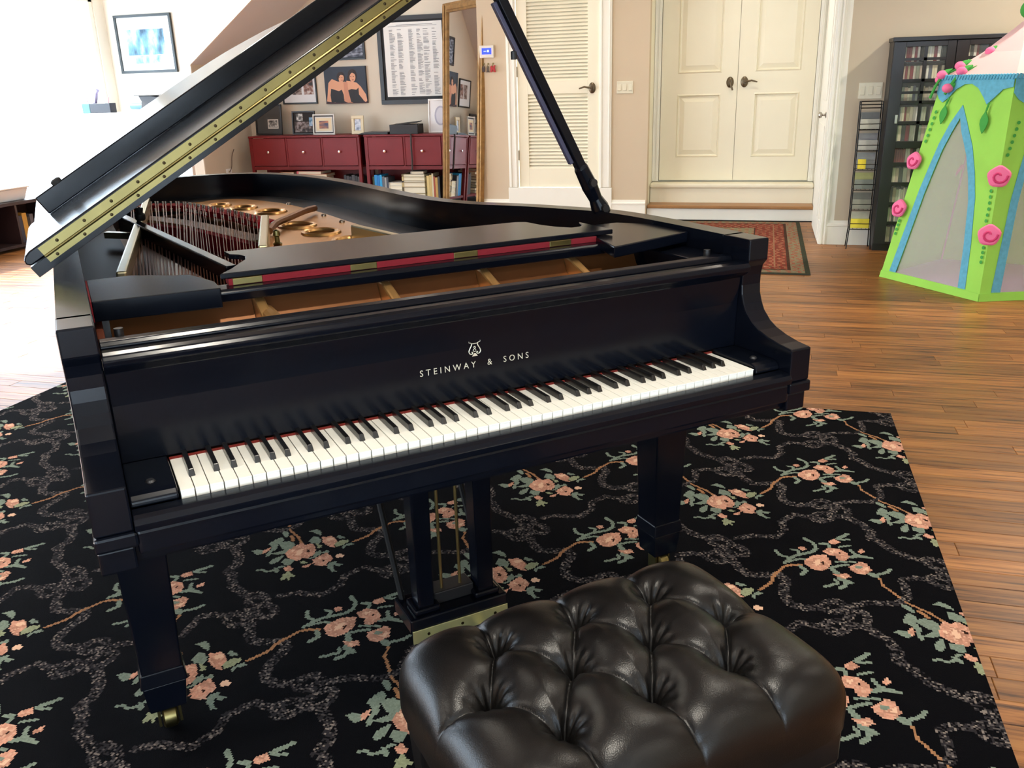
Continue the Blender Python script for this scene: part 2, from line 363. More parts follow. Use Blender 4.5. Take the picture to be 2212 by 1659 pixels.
# ---- louvred door
d1 = bpy.data.objects.new('door_1', None); COL.objects.link(d1); d1.location = (0,0,0); struct(d1, 'cream louvred closet door with a dark lever handle')
yf = YB+.006
SL, SR = -1.906, -1.288
for x0, x1 in ((DL, SL), (SR, DR)): MB().box(x0, x1, yf, yf+.035, DZ0, DZ1).build('stile', TRIMC, d1, bev=.002)
for z0, z1 in ((DZ0, .515), (1.25, 1.375), (2.25, DZ1)): MB().box(SL, SR, yf, yf+.035, z0, z1).build('rail', TRIMC, d1, bev=.002)
slat = MB().bar((SL,0,0), (SR,0,0), .044, .005, up=(0,-.8,.6)).mesh('slat', TRIMC)
for z0, z1 in ((.515, 1.25), (1.375, 2.25)):
    n = int((z1-z0)/.0335)
    for i in range(n): link('slat', slat, d1, loc=(0, yf+.018, z0+(i+.5)*(z1-z0)/n))
MB().box(SL, SR, yf+.034, yf+.036, .5, 2.3).build('backing', M('slot_cream', (206,194,166), .9), d1)
def lever(parent, x, y, z, s, mat, name='door_handle', key=False):
    """oval rosette plus a curved lever pointing along s"""
    r = MB(); prof = [(.001,0),(.034,0),(.036,-.004),(.030,-.010),(.014,-.014),(.012,-.045)]
    b = MB().lathe(prof, n=24, axis='y'); r.add([(x+p[0], y+p[1], z+p[2]*1.45) for p in b.v], b.f)
    r.tube([(x, y-.04, z), (x+s*.03, y-.05, z+.004), (x+s*.07, y-.05, z+.012), (x+s*.105, y-.046, z+.002), (x+s*.125, y-.044, z-.004)], [.010,.010,.009,.008,.006], 10)
    return r.build(name, mat, parent, smooth=True)
PEWTER = M('dark_pewter', (110,98,80), .38, .9)
lever(d1, -1.243, yf, 1.297, -1, PEWTER)
for z in (1.47, .65):
    MB().box(DL-.010, DL+.004, yf-.008, yf+.002, z-.05, z+.05).build('hinge', STEEL, d1)
# ---- double doors
for k, (x0, x1, nm) in enumerate(((-.607, .146, 'door_2'), (.150, .881, 'door_3'))):
    d = bpy.data.objects.new(nm, None); COL.objects.link(d); struct(d, ('left' if k == 0 else 'right')+' leaf of the cream panelled double doors')
    y0 = DY; px0, px1 = (x0+.165, x1-.155) if k == 0 else (x0+.16, x1-.135)
    outer = [(x0,.352),(x1,.352),(x1,2.5),(x0,2.5)]
    holes = [[(px0,.585),(px1,.585),(px1,1.207),(px0,1.207)], [(px0,1.405),(px1,1.405),(px1,2.36),(px0,2.36)]]
    v, f = fill_holes(outer, holes)
    leaf = MB().add([(a, y0, b) for a, b, c in v], f).add([(x0,y0+.04,.352),(x1,y0+.04,.352),(x1,y0+.04,2.5),(x0,y0+.04,2.5)], [(0,1,2,3)])
    leaf.add([(x0,y0,.352),(x0,y0+.04,.352),(x0,y0+.04,2.5),(x0,y0,2.5)], [(0,1,2,3)]).add([(x1,y0,.352),(x1,y0+.04,.352),(x1,y0+.04,2.5),(x1,y0,2.5)], [(0,1,2,3)])
    leaf.build('leaf', TRIMC, d)
    for h in holes:
        (a, z0), (b, _), (_, z1), _ = h
        def ringq(i0, yA, i1, yB):
            A = [(a+i0,yA,z0+i0),(b-i0,yA,z0+i0),(b-i0,yA,z1-i0),(a+i0,yA,z1-i0)]; B = [(a+i1,yB,z0+i1),(b-i1,yB,z0+i1),(b-i1,yB,z1-i1),(a+i1,yB,z1-i1)]
            return A+B, [(j, (j+1) % 4, 4+(j+1) % 4, 4+j) for j in range(4)]
        p = MB()
        for st_ in ((0,y0,.012,y0-.008),(.012,y0-.008,.02,y0+.014),(.02,y0+.014,.03,y0+.016),(.03,y0+.016,.075,y0+.002)): p.add(*ringq(*st_))
        p.add([(a+.075,y0+.002,z0+.075),(b-.075,y0+.002,z0+.075),(b-.075,y0+.002,z1-.075),(a+.075,y0+.002,z1-.075)], [(0,1,2,3)])
        p.build('panel', TRIMC, d)
    if k == 1: lever(d, .214, y0, 1.312, 1, PEWTER)
    else:
        lk = MB(); b_ = MB().lathe([(.001,0),(.034,0),(.036,-.004),(.028,-.012),(.02,-.02)], n=24, axis='y'); lk.add([(.075+p[0], y0+p[1], 1.312+p[2]*1.45) for p in b_.v], b_.f)
        lk.tube([(.075,y0-.018,1.31),(.085,y0-.04,1.285),(.105,y0-.042,1.235)], [.012,.011,.008], 10); lk.build('door_handle', PEWTER, d, smooth=True)
casing('trim_4', -.69, -.612, .345, H-.01, DY); casing('trim_5', .885, .944, .345, H-.01, DY)
# entry steps
stp = thing('entry_steps', 'two cream entry steps with a brown wood tread below the double doors', 'steps', (.13, 7.7, 0))
def lp(o, x, y, z): return (x-o.location.x, y-o.location.y, z-o.location.z)
def boxat(o, x0, x1, y0, y1, z0, z1):
    a = lp(o, x0, y0, z0); b = lp(o, x1, y1, z1); return MB().box(a[0], b[0], a[1], b[1], a[2], b[2])
boxat(stp, -.675, .942, 7.555, 7.78, .0, .112).build('lower_riser', TRIM, stp, bev=.003)
boxat(stp, -.675, .942, 7.535, 7.78, .113, .145).build('tread', M('tread_wood', (158,112,66), .4, var=.2, scale=(2,30,2)), stp, bev=.008)
boxat(stp, -.675, .942, 7.78, 7.95, .0, .29).build('upper_riser', TRIMC, stp, bev=.003)
boxat(stp, -.677, .944, 7.755, 7.95, .291, .338).build('sill', TRIMC, stp, bev=.016)
# side door seen edge-on in the return wall
d4 = bpy.data.objects.new('door_4', None); COL.objects.link(d4); struct(d4, 'white side door seen almost edge-on with a small nickel knob')
MB().box(RX1-.022, RX1, 6.40, 7.25, .01, 2.2).build('leaf', TRIM, d4, bev=.003)
for z0, z1 in ((.2, .95), (1.15, 2.05)): MB().box(RX1-.028, RX1-.022, 6.52, 7.13, z0, z1).build('panel', TRIM, d4, bev=.004)
MB().lathe([(.024,0),(.026,-.004),(.010,-.010),(.009,-.03),(.022,-.036),(.026,-.05),(.018,-.06),(.001,-.062)], (RX1-.022, 6.47, 1.04), 18, 'x').build('door_handle', STEEL, d4, smooth=True)
casing('trim_6', .928, 1.0, .0, H-.01, 6.28)

# ---- wall plates
def switch(name, x0, x1, z0, z1, y, n, label, mat):
    t = thing(name, label, 'light switch', ((x0+x1)/2, y, (z0+z1)/2)); wd, ht = (x1-x0)/2, (z1-z0)/2
    MB().box(-wd, wd, -.007, 0, -ht, ht).build('plate', mat, t, bev=.003)
    for i in range(n):
        c = -wd+(i+.5)*2*wd/n; MB().prism([(-.006,-ht*.52),(-.014,-ht*.5),(-.009,ht*.5),(-.006,ht*.52)], c-.016, c+.016, 'x').build('rocker', mat, t, bev=.001)
IVORY = M('ivory_plastic', (222,214,188), .4)
switch('light_switch', -.995, -.833, 1.236, 1.352, YB, 3, 'ivory triple light switch between the louvred door and the double doors', IVORY)
switch('light_switch', 1.14, 1.318, 1.165, 1.288, 6.28, 3, 'ivory triple light switch above the black wire rack', IVORY)
th = thing('thermostat', 'white wall thermostat with a glowing blue screen', 'thermostat', (-2.322, YB, 1.672))
MB().box(-.075, .075, -.022, 0, -.06, .06).build('housing', M('white_plastic', (226,218,204), .4), th, bev=.006)
MB().box(-.05, .05, -.0235, -.022, -.026, .034).build('screen', M('blue_screen', (40,60,255), .3, emit=2.2), th)
MB().box(-.03, .0, -.0242, -.0235, .002, .008).box(.008, .026, -.0242, -.0235, -.006, .016).build('screen_text', M('screen_pale', (170,190,255), .3, emit=1.5), th)
for i, (x, c, sh) in enumerate(((-2.36,(60,40,34),0),(-2.315,(70,52,40),1),(-2.262,(170,30,34),2))):
    hk = thing('key_hook', ('dark', 'brown', 'red')[i]+' little ornament hanging under the blue thermostat', 'ornament', (x, YB, 1.52), 0, 'ornaments under the thermostat')
    MB().box(-.006, .006, -.008, 0, .03, .045).tube([(0,-.006,.03),(0,-.02,.02),(0,-.018,-.0)], .003, 6).build('hook', BRASS, hk)
    sp = [[(-.012,-.04),(.012,-.04),(.016,.0),(.006,.02),(-.006,.02),(-.016,.0)], [(-.02,-.045),(.02,-.045),(.008,-.03),(.008,.015),(-.008,.015),(-.008,-.03)], [(-.026,-.045),(-.008,-.045),(0,-.02),(.01,-.045),(.03,-.045),(.022,.0),(.03,.02),(.008,.02),(0,.0),(-.01,.02),(-.026,.01)]][sh]
    MB().prism(sp, -.02, -.012, 'y').build('charm', M('charm_%d' % i, c, .5), hk, bev=.002)
# ================================================================== RUGS
RUG = """0 30 330 548 351 509 377 479 414 482 462 496 478 476 476 428 477 375 492 351 527 339 567 352
0 24 28 373 75 402 153 415 185 458 181 512 178 544 208 560 254 561
0 30 59 285 106 240 125 197 118 156 140 144 178 87 246 50 282 53
0 24 594 255 512 268 473 212 482 161 455 103 381 96 341 70
0 24 316 43 320 35 321 27 320 20 318 14 313 10 307 7 299 7 291 8 283 12 275 17 268 23 262 30 259 38 257 46 257 53 260 59 265 64 271 67 279 67 287 66 296 62 304 57 311 50 316 43
0 26 365 615 368 608 369 600 369 594 366 588 361 584 355 581 348 581 340 582 332 585 324 590 318 596 312 603 309 611 307 618 308 625 311 631 315 636 322 638 329 639 337 637 345 634 353 629 360 623 365 615
0 26 309 560 312 553 314 546 313 540 310 535 305 531 299 529 292 528 284 529 277 532 269 536 263 542 258 548 254 555 253 561 254 568 256 573 261 577 267 580 274 580 282 579 290 576 298 572 304 566 309 560
0 26 286 601 323 567 334 541
0 26 626 369 625 362 622 356 618 349 612 344 606 340 599 338 593 337 587 338 582 341 579 346 576 351 576 358 577 365 580 372 584 378 590 384 596 388 603 390 609 391 615 390 620 387 624 382 626 376 626 369
0 26 68 324 66 315 63 306 59 298 53 292 47 287 41 285 35 284 29 286 24 290 21 296 19 304 19 312 21 321 24 330 28 338 34 344 40 349 46 352 53 352 58 350 63 346 66 340 68 332 68 324
0 26 628 274 626 267 623 259 618 252 612 247 605 242 598 239 590 239 584 240 578 243 574 248 571 254 571 261 572 268 575 276 580 283 587 289 594 294 601 296 609 297 615 296 621 293 625 288 628 281 628 274
0 24 11 356 22 325 6 289 38 280
1 0 155 327 159 356 174 376 189 362 193 341 186 331 196 308 190 290 195 266 187 252 179 271 182 297 169 319
1 0 190 349 209 358 222 356 241 343 237 313 236 287 219 275 197 277 214 295 222 309 205 314 189 332
1 0 126 278 139 291 158 291 167 272 158 258 141 265
4 0 193 392 203 396 218 381 225 361 216 359 203 378
1 0 213 233 218 255 234 275 239 271 242 239 224 216
1 0 249 237 250 262 270 262 286 257 287 237 276 223 264 228
1 10 206 180 218 187 231 178 244 184 255 195 258 211 269 217
1 0 245 204 259 207 269 190 266 174 254 191
2 0 295 150 291 179 297 196 318 182 334 174 319 166 326 149 310 160 305 144
3 0 274 207 283 225 308 210 301 197 283 197
2 0 303 253 315 262 330 251 320 241
3 0 321 229 334 242 348 259 344 230 330 223
1 0 268 375 271 402 283 406 305 391 311 367 286 361
2 0 300 364 320 360 330 345 319 339
1 0 237 432 257 450 279 439 294 411 284 418 268 423 251 429
1 0 322 310 332 329 344 315 341 289 317 268 317 276 329 287
1 0 344 319 355 340 367 320 357 309
1 0 344 417 347 429 377 420 361 408
2 0 358 377 366 400 387 409 395 402 388 375 371 360
1 0 396 381 404 393 422 386 401 373 397 356 388 366
1 0 392 268 417 284 412 268 440 267 429 252 412 260 425 236 438 227 427 219 416 230 399 242
3 0 236 287 237 313 243 339 255 361 269 349 284 363 301 352 317 330 326 303 317 276 299 276 297 257 284 257 267 261 250 270
5 0 266 315 274 329 286 302 279 284 268 286
5 0 245 310 251 324 254 295
6 0 291 324 300 326 304 310 296 311
3 0 297 410 314 411 323 422 340 412 362 386 358 368 368 356 354 355 337 364 316 376
5 0 317 403 336 411 344 400 328 388
3 0 336 272 344 294 356 321 375 309 396 291 391 272 392 252 378 245 358 245 344 262
6 0 366 277 377 279 376 269 368 267
5 0 345 278 353 292 360 277
5 0 394 309 400 327 421 317 417 304 404 299
3 0 161 284 163 305 172 309 178 291 174 274 166 268
4 10 410 402 441 449 448 489 478 546 498 558 526 564
4 8 107 557 121 531 124 499 140 479 161 448
4 8 172 428 204 403 226 389 251 358
1 16 165 409 184 388
1 12 478 -48 494 -18 512 2 533 17 559 34 571 58 564 90 539 112
1 11 454 18 464 -4 489 -14
1 10 500 37 518 33 522 9
1 13 523 556 537 534 524 511
1 10 486 573 517 596 537 600
1 14 24 134 53 169
1 9 31 128 58 136
1 11 582 91 605 93 611 73
1 10 23 81 55 97
1 12 55 69 65 45 109 34
1 15 47 25 75 37 89 35
1 9 10 605 62 616
1 11 -5 571 41 596
1 16 -5 561 8 539
1 16 11 510 27 504 40 498
1 13 29 505 25 476 9 461
1 11 612 503 621 486 584 458
1 22 102 555 111 548
1 12 121 560 144 575 154 594
3 0 533 589 552 620 573 635 598 638 609 601 604 570 581 542 554 548 536 569
6 0 581 595 591 602 589 581 582 582
5 0 561 590 577 610 578 579 565 566
3 0 -25 43 -10 71 20 72 44 51 49 26 37 2 15 -3 9 22 -10 28
6 0 16 44 26 52 23 41
5 0 -9 50 9 59 5 37
3 0 41 581 61 601 75 622 93 613 104 576 87 552 66 547 48 563
1 0 60 591 82 596 76 579 61 578
5 0 80 575 94 598 94 573
3 0 -8 110 11 131 30 113 11 92 -1 95
3 0 -8 535 7 534 32 544 45 528 23 513 4 523
5 0 14 526 26 533 23 518
3 0 517 51 534 64 543 46 533 33
3 0 74 68 89 85 96 68 81 54"""
T = .614; NT = 123
tile = raster(RUG, NT, T)
RX = (-2.84, 1.02); RY = (-1.55, 2.17); cell = T/NT
nx = int(round((RX[1]-RX[0])/cell)); ny = int(round((RY[1]-RY[0])/cell))
ix = np.floor(((RX[0]+(np.arange(nx)+.5)*cell-.093) % T)/cell).astype(int) % NT
iy = np.floor(((RY[0]+(np.arange(ny)+.5)*cell-.273) % T)/cell).astype(int) % NT
g = tile[iy][:, ix]
L3 = lambda *c: np.array(lin(c)[:3])
base = {-1:(7,7,10), 0:(66,62,64), 1:(114,126,112), 2:(134,140,110), 3:(184,134,112), 4:(150,108,76), 5:(214,174,146), 6:(44,26,20)}
lut = np.array([L3(*base[k]) for k in range(-1, 7)]); cols = lut[g+1]
rn = RNG.random(g.shape)
rib = g == 0
spk = np.where(rn < .30, 0, np.where(rn < .72, 1, np.where(rn < .9, 2, 3)))
cols[rib] = np.array([L3(10,9,12), L3(42,39,41), L3(80,74,72), L3(122,112,104)])[spk[rib]]
fl_ = (g == 3) | (g == 4) | (g == 1) | (g == 2); cols[fl_] *= (.86+.28*RNG.random(g.shape))[fl_][:, None]
lowf = np.kron(RNG.random((ny//4+1, nx//4+1)), np.ones((4,4)))[:ny,:nx]; cols[g == 3] *= (.78+.42*lowf)[g == 3][:, None]
pk = (g == 3) & (RNG.random(g.shape) < .18); cols[pk] = L3(200,156,132)
RUGM = mat_attr('rug_pile', rough=.95, bump=.5, bscale=420, sheen=0)
rug = thing('area_rug', 'large black floral rug with peach roses and grey ribbons under the piano', 'rug', ((RX[0]+RX[1])/2, (RY[0]+RY[1])/2, 0))
mx, my = rug.location.x, rug.location.y
pile = colour_grid('pile', RX[0]-mx, RX[1]-mx, RY[0]-my, RY[1]-my, .012, cols, RUGM, rug)
MB().box(RX[0]-mx, RX[1]-mx, RY[0]-my, RY[1]-my, .0006, .0115).build('backing', M('rug_backing', (14,14,16), .95), rug)
# small oriental rug by the steps
SX, SY = (-.62, .82), (4.97, 7.45); c2 = .012; nx = int((SX[1]-SX[0])/c2); ny = int((SY[1]-SY[0])/c2)
dx = np.minimum(np.arange(nx), np.arange(nx)[::-1])*c2; dy = np.minimum(np.arange(ny), np.arange(ny)[::-1])*c2
dd = np.minimum(dx[None, :], dy[:, None]); U, V = np.meshgrid(np.arange(nx)*c2, np.arange(ny)*c2)
S_ = np.zeros((ny, nx, 3)); S_[:] = L3(126,118,92)
pat = (np.sin(U*48)*np.sin(V*48)); pat2 = np.sin(U*90+2*np.sin(V*40))*np.sin(V*90)
S_[pat > .55] = L3(150,120,92); S_[pat < -.6] = L3(140,84,66)
bd = dd < .42; S_[bd] = L3(126,54,44); S_[bd & (pat2 > .35)] = L3(150,106,82); S_[bd & (pat2 < -.5)] = L3(96,66,52)
S_[(dd < .15)] = L3(128,116,92); S_[(dd < .15) & (pat2 > .4)] = L3(150,70,56); S_[(dd > .13) & (dd < .15)] = L3(70,50,40); S_[(dd > .40) & (dd < .42)] = L3(72,52,42)
S_[(dd > .235) & (dd < .25)] = L3(140,104,80); S_[(dd > .36) & (dd < .372)] = L3(136,98,76)
S_[dd < .025] = L3(60,62,50); S_ *= (.85+.3*RNG.random((ny, nx, 1)))
rg2 = thing('oriental_rug', 'small red bordered oriental rug before the entry steps', 'rug', (.1, 6.21, 0))
colour_grid('pile', SX[0]-.1, SX[1]-.1, SY[0]-6.21, SY[1]-6.21, .008, S_, mat_attr('oriental_pile', rough=.95, bump=.4, bscale=500), rg2)
MB().box(SX[0]-.1, SX[1]-.1, SY[0]-6.21, SY[1]-6.21, .0006, .0075).build('backing', M('rug_backing2', (60,58,48), .95), rg2)

# ================================================================== PIANO (own frame: x along the keys, y towards the tail)
pn = thing('grand_piano', 'satin black concert grand piano with its lid propped open', 'piano', (0,0,0), PSI)
# rim
RIMR = [(.742,.20),(.742,.45),(.735,.62),(.712,.745),(.664,.85),(.580,1.01),(.487,1.14),(.418,1.335),(.388,1.62),(.370,1.917),(.352,2.11),(.310,2.372),(.262,2.53),(.187,2.70),(.110,2.80),(.0,2.86),(-.12,2.88),(-.30,2.865),(-.47,2.79),(-.61,2.65),(-.70,2.46),(-.742,2.22),(-.748,1.95),(-.748,1.2),(-.748,.20)]
rim2 = [Vector((p[0], p[1])) for p in smooth_curve([(a, b, 0) for a, b in RIMR], 5)]
def offset(pts, d):
    out = []
    for i, p in enumerate(pts):
        t = (pts[min(i+1, len(pts)-1)]-pts[max(i-1, 0)]).normalized(); nrm = Vector((-t.y, t.x)); out.append(p+nrm*d)
    return out
rimin = offset(rim2, .055); ledge = offset(rim2, .19)
def wallstrip(a, b, z0, z1):
    n = len(a); vs = []
    for z in (z0, z1): vs += [(p.x, p.y, z) for p in a]+[(p.x, p.y, z) for p in b]
    fs = []
    for i in range(n-1):
        fs += [(i, i+1, 2*n+i+1, 2*n+i), (n+i+1, n+i, 3*n+i, 3*n+i+1), (2*n+i, 2*n+i+1, 3*n+i+1, 3*n+i), (i+1, i, n+i, n+i+1)]
    fs += [(0, 2*n, 3*n, n), (n-1, 2*n-1, 4*n-1, 3*n-1)]
    return MB().add(vs, fs)
wallstrip(rim2, rimin, .66, 1.002).build('rim', BLACK, pn, bev=.004, smooth=True)
wallstrip(rimin, ledge, .66, .902).build('inner_rim', BLACKM, pn)
MB().prism([(p.x, p.y) for p in offset(rim2, .03)], .70, .86).build('soundboard', M('soundboard_spruce', (120,72,44), .4, var=.2, scale=(40,3,3), coat=.2), pn)
# arms
ARM = [(-.038,.70),(-.038,.777),(.002,.781),(.039,.788),(.071,.798),(.095,.811),(.117,.831),(.127,.849),(.135,.87),(.137,.892),(.136,.915),(.131,.936),(.118,.951),(.118,1.002),(.215,1.002),(.215,.70)]
for x0, x1 in ((.684,.742),(-.750,-.691)):
    MB().prism(ARM, x0, x1, 'x').build('arm', BLACK, pn, bev=.0035)
    MB().box(x0-.002, x1+.004, -.043, .25, .673, .6995).build('arm_moulding', BLACK, pn, bev=.005)
    MB().box(x0, x1-.003, -.034, .25, .630, .6725).build('cheek_block', BLACK, pn, bev=.004)
# key bed, slip, blocks
MB().box(-.745, .738, -.02, .62, .634, .6995).build('keybed', BLACK, pn, bev=.006)
MB().prism([(-.046,.700),(-.048,.712),(-.042,.720),(-.032,.7235),(-.006,.7235),(-.006,.700)], -.690, .683, 'x').build('keyslip', BLACK, pn, bev=.0015)
MB().box(-.69, .683, -.040, -.01, .655, .6992).build('keybed_front', BLACK, pn, bev=.006)
for x0, x1 in ((-.690,-.6155),(.6155,.683)):
    kb = MB().prism([(-.004,.7236),(-.003,.733),(.004,.741),(.016,.744),(.148,.744),(.148,.7236)], x0, x1, 'x').build('key_block', BLACK, pn, bev=.003)
    MB().lathe([(.001,.0035),(.006,.0035),(.0085,0)], ((x0+x1)/2, .045, .744), 16).build('screw', M('block_screw', (70,70,72), .4, .8), kb)
# keys
IV = M('key_ivory', (242,240,230), .28, var=.01, coat=.2); EB = M('key_ebony', (14,13,13), .3, coat=.3)
KW = 1.225/52
wk = MB().box(-KW/2+.0010, KW/2-.0010, .0012, .150, .7135, .733).box(-KW/2+.0008, KW/2-.0008, 0, .150, .7328, .7352).mesh('white_key', IV)
for i in range(52): link('white_key', wk, pn, bev=.0006, loc=(-.6125+(i+.5)*KW, 0, 0))
bk = MB().add([(-.0055,.050,.735),(.0055,.050,.735),(.0055,.150,.735),(-.0055,.150,.735),(-.0042,.056,.7475),(.0042,.056,.7475),(.0042,.150,.7475),(-.0042,.150,.7475)],[(0,3,2,1),(4,5,6,7),(0,1,5,4),(1,2,6,5),(2,3,7,6),(3,0,4,7)]).mesh('black_key', EB)
OFF = {'A':.003,'C':-.003,'D':.003,'F':-.0035,'G':0}
for i in range(51):
    nt_ = 'ABCDEFG'[i % 7]
    if nt_ in OFF: link('black_key', bk, pn, bev=.0012, loc=(-.6125+(i+1)*KW+OFF[nt_], 0, 0))
MB().box(-.6125, .6125, .1462, .151, .7353, .7385).build('key_felt', M('red_key_felt', (112,26,16), .95), pn)
# fallboard
fb = MB().prism([(.150,.7415),(.147,.85),(.140,.912),(.121,.922),(.110,.931),(.108,.941),(.114,.949),(.128,.952),(.150,.951),(.164,.942),(.170,.7415)], -.690, .683, 'x').build('fallboard', BLACK, pn, bev=.002)
MB().prism([(.172,.90),(.172,.950),(.178,.958),(.196,.960),(.206,.954),(.206,.90)], -.690, .683, 'x').build('fallboard_rail', BLACK, pn, bev=.002)
# gilt lettering and lyre emblem on the fallboard
GILT = M('gilt_letters', (204,202,184), .4, .5)
def fby(z): return .150-(z-.7415)/(.85-.7415)*.003
cu = bpy.data.curves.new('lettering', 'FONT'); cu.body = 'STEINWAY  &  SONS'; cu.size = .0185; cu.space_character = 1.62; cu.align_x = 'CENTER'; cu.extrude = .0002; cu.resolution_u = 3
to = bpy.data.objects.new('lettering_src', cu); COL.objects.link(to); bpy.context.view_layer.update()
me = bpy.data.meshes.new_from_object(to.evaluated_get(bpy.context.evaluated_depsgraph_get())); bpy.data.objects.remove(to); me.materials.clear(); me.materials.append(GILT)
xs = [v.co.x for v in me.vertices]; k = .246/(max(xs)-min(xs)); me.transform(Matrix.Diagonal((k, 1.0, 1, 1)))
lt = link('lettering', me, fb, loc=(-.0035, fby(.806)-.0009, .8055), rot=(PI/2-.0277, 0, 0)); tag(lt, 'gilt maker\'s name in widely spaced capitals')
ly = MB(); yl = fby(.846)-.0008
def P2(x, z): return (-.005+x, yl, .846+z)
for s in (-1, 1):
    ly.tube([P2(s*.0085,.0125), P2(s*.0125,.0135), P2(s*.0128,.0165), P2(s*.0105,.0172)], .0008, 6)
    ly.tube(smooth_curve([P2(s*.0065,.0105), P2(s*.0075,.006), P2(s*.0115,-.001), P2(s*.013,-.006), P2(s*.0105,-.0108), P2(s*.006,-.0112), P2(s*.0045,-.0085), P2(s*.007,-.0072)], 4), .0011, 6)
    ly.tube([P2(s*.0065,.0105), P2(s*.0085,.0125)], .0009, 6)
ly.tube([P2(-.0075,.0105), P2(.0075,.0105)], .0009, 6).sphere(P2(0,.0145), .0016, 8, 6, (1,.3,1)).add([P2(-.0015,-.010), P2(.0015,-.010), P2(.0065,-.0165), P2(-.0065,-.0165)], [(0,1,2,3)])
ly.tube(smooth_curve([P2(.0028,-.006), P2(-.001,-.0065), P2(-.0034,-.0045), P2(-.002,-.0015), P2(.0018,.001), P2(.0012,.004), P2(-.001,.004), P2(-.0018,.0022), P2(.0008,-.001), P2(.003,-.0042)], 4), .0007, 6)
tag(ly.build('lyre_emblem', GILT, fb), 'small gilt lyre emblem')
# ---- plate: front pockets and ribs
PX = [-.675,-.375,-.100,.140,.380,.585]
for a, b in zip(PX[:-1], PX[1:]):
    MB().prism([(.250,.838),(.30,.846),(.365,.872),(.41,.915),(.425,.945),(.445,.945),(.445,.838)], a+.012, b-.012, 'x').build('plate_web', BRONZE, pn, bev=.006, smooth=True)
for x in PX[1:-1]:
    MB().prism([(.235,.838),(.255,.885),(.30,.915),(.40,.95),(.45,.955),(.45,.838)], x-.011, x+.011, 'x').build('plate_rib', GOLD, pn, bev=.005)
MB().prism([(.235,.838),(.26,.90),(.44,.95),(.45,.838)], -.690, -.676, 'x').build('plate_end', M('plate_end_wood', (92,48,34), .45), pn, bev=.003)
MB().box(-.385, -.350, .262, .41, .86, .935).build('plate_boss', GOLD, pn, bev=.012)
MB().box(-.69, .683, .21, .45, .80, .839).build('pin_block', BLACKM, pn)
# black side panels inside the case near the arms
MB().box(.588, .684, .215, .60, .84, .955).build('side_filler', BLACK, pn, bev=.004)
# ---- gold plate towards the tail
inner = [p for p in ledge if .55 < p.y < 2.75 and p.x > -.14]
hitch = [(-.25,2.47),(-.262,2.437),(-.213,2.272),(-.144,2.051),(-.103,1.866),(-.080,1.736),(-.135,1.48),(-.22,1.10),(-.26,.72)]
outer = [(p.x, p.y) for p in inner] + [(-.16,2.66),(-.30,2.64),(-.44,2.56)] + [(-.40,2.54)] + hitch
HOLES = [(.010,1.662,.058),(.040,1.461,.056),(.012,2.10,.055),(-.125,2.45,.040),(-.055,2.30,.048),(.075,1.24,.052)]
hl = [[(x+r*math.cos(2*PI*i/28), y+r*1.15*math.sin(2*PI*i/28)) for i in range(28)] for x, y, r in HOLES]
v, f = fill_holes(outer, hl); pm = MB().add([(a, b, .905) for a, b, c in v], f).build('gold_plate', GOLD, pn); md = pm.modifiers.new('thick', 'SOLIDIFY'); md.thickness = .012
for x, y, r in HOLES:
    MB().tube([(x+r*1.02*math.cos(2*PI*i/28), y+r*1.18*math.sin(2*PI*i/28), .905) for i in range(28)], .009, 8, closed=True).build('hole_collar', GOLD, pm, smooth=True)
for s0, s1, wd, ht, z in (((-.612,.80),(-.405,2.43),.024,.06,.935), ((-.246,.981),(-.110,1.60),.026,.055,.935), ((.20,.62),(.09,1.25),.024,.05,.93)):
    MB().bar((s0[0],s0[1],z), (s1[0],s1[1],z), wd, ht).build('plate_strut', M('pale_gold', (206,196,160), .25, .8), pn, bev=.005)
ribp = smooth_curve([(-.125,1.48,.925),(-.076,1.60,.93),(.0,1.72,.93),(.09,1.86,.93),(.15,1.95,.925)], 5)
MB().tube(ribp, .012, 8).build('curved_rib', BRONZE, pn, smooth=True)
MB().lathe([(.012,0),(.014,.01),(.008,.014),(.007,.03),(.011,.034),(.009,.048),(.001,.052)], (-.150,1.25,.91), 16).build('plate_screw', BRASS, pn, smooth=True)
for (x, y) in ((.16,2.05),(.158,1.86),(.17,1.66),(.185,1.45),(.13,2.30)):
    MB().lathe([(.010,0),(.010,.008),(.006,.011),(.001,.012)], (x, y, .902), 12).build('plate_bolt', STEEL, pn)
# felt, bridge, strings
def band(name, pts, wd, z0, z1, mat):
    c = [Vector((p[0], p[1])) for p in smooth_curve([(a, b, 0) for a, b in pts], 6)]; return wallstrip(offset(c, -wd/2), offset(c, wd/2), z0, z1).build(name, mat, pn)
REDF2 = M('string_felt', (176,24,40), .95)
band('hitch_felt', [(-.46,2.58),(-.368,2.542),(-.262,2.437),(-.213,2.272),(-.144,2.051),(-.103,1.866),(-.08,1.736)], .07, .90, .922, REDF2)
band('bridge', [(-.47,2.16),(-.414,2.08),(-.309,1.831),(-.233,1.549),(-.178,1.342)], .07, .86, .922, M('maple_bridge', (196,150,112), .5))
band('bridge_felt', [(-.47,1.98),(-.419,1.89),(-.329,1.695),(-.253,1.434),(-.201,1.234)], .032, .86, .9215, REDF2)
band('treble_felt', [(-.166,1.238),(-.111,1.19),(-.03,1.15)], .03, .905, .914, REDFELT)
hc = smooth_curve([(-.46,2.56,0),(-.368,2.52,0),(-.262,2.42,0),(-.213,2.25,0),(-.144,2.03,0),(-.10,1.80,0)], 12)
pins = MB(); strs = MB(); NS = 40
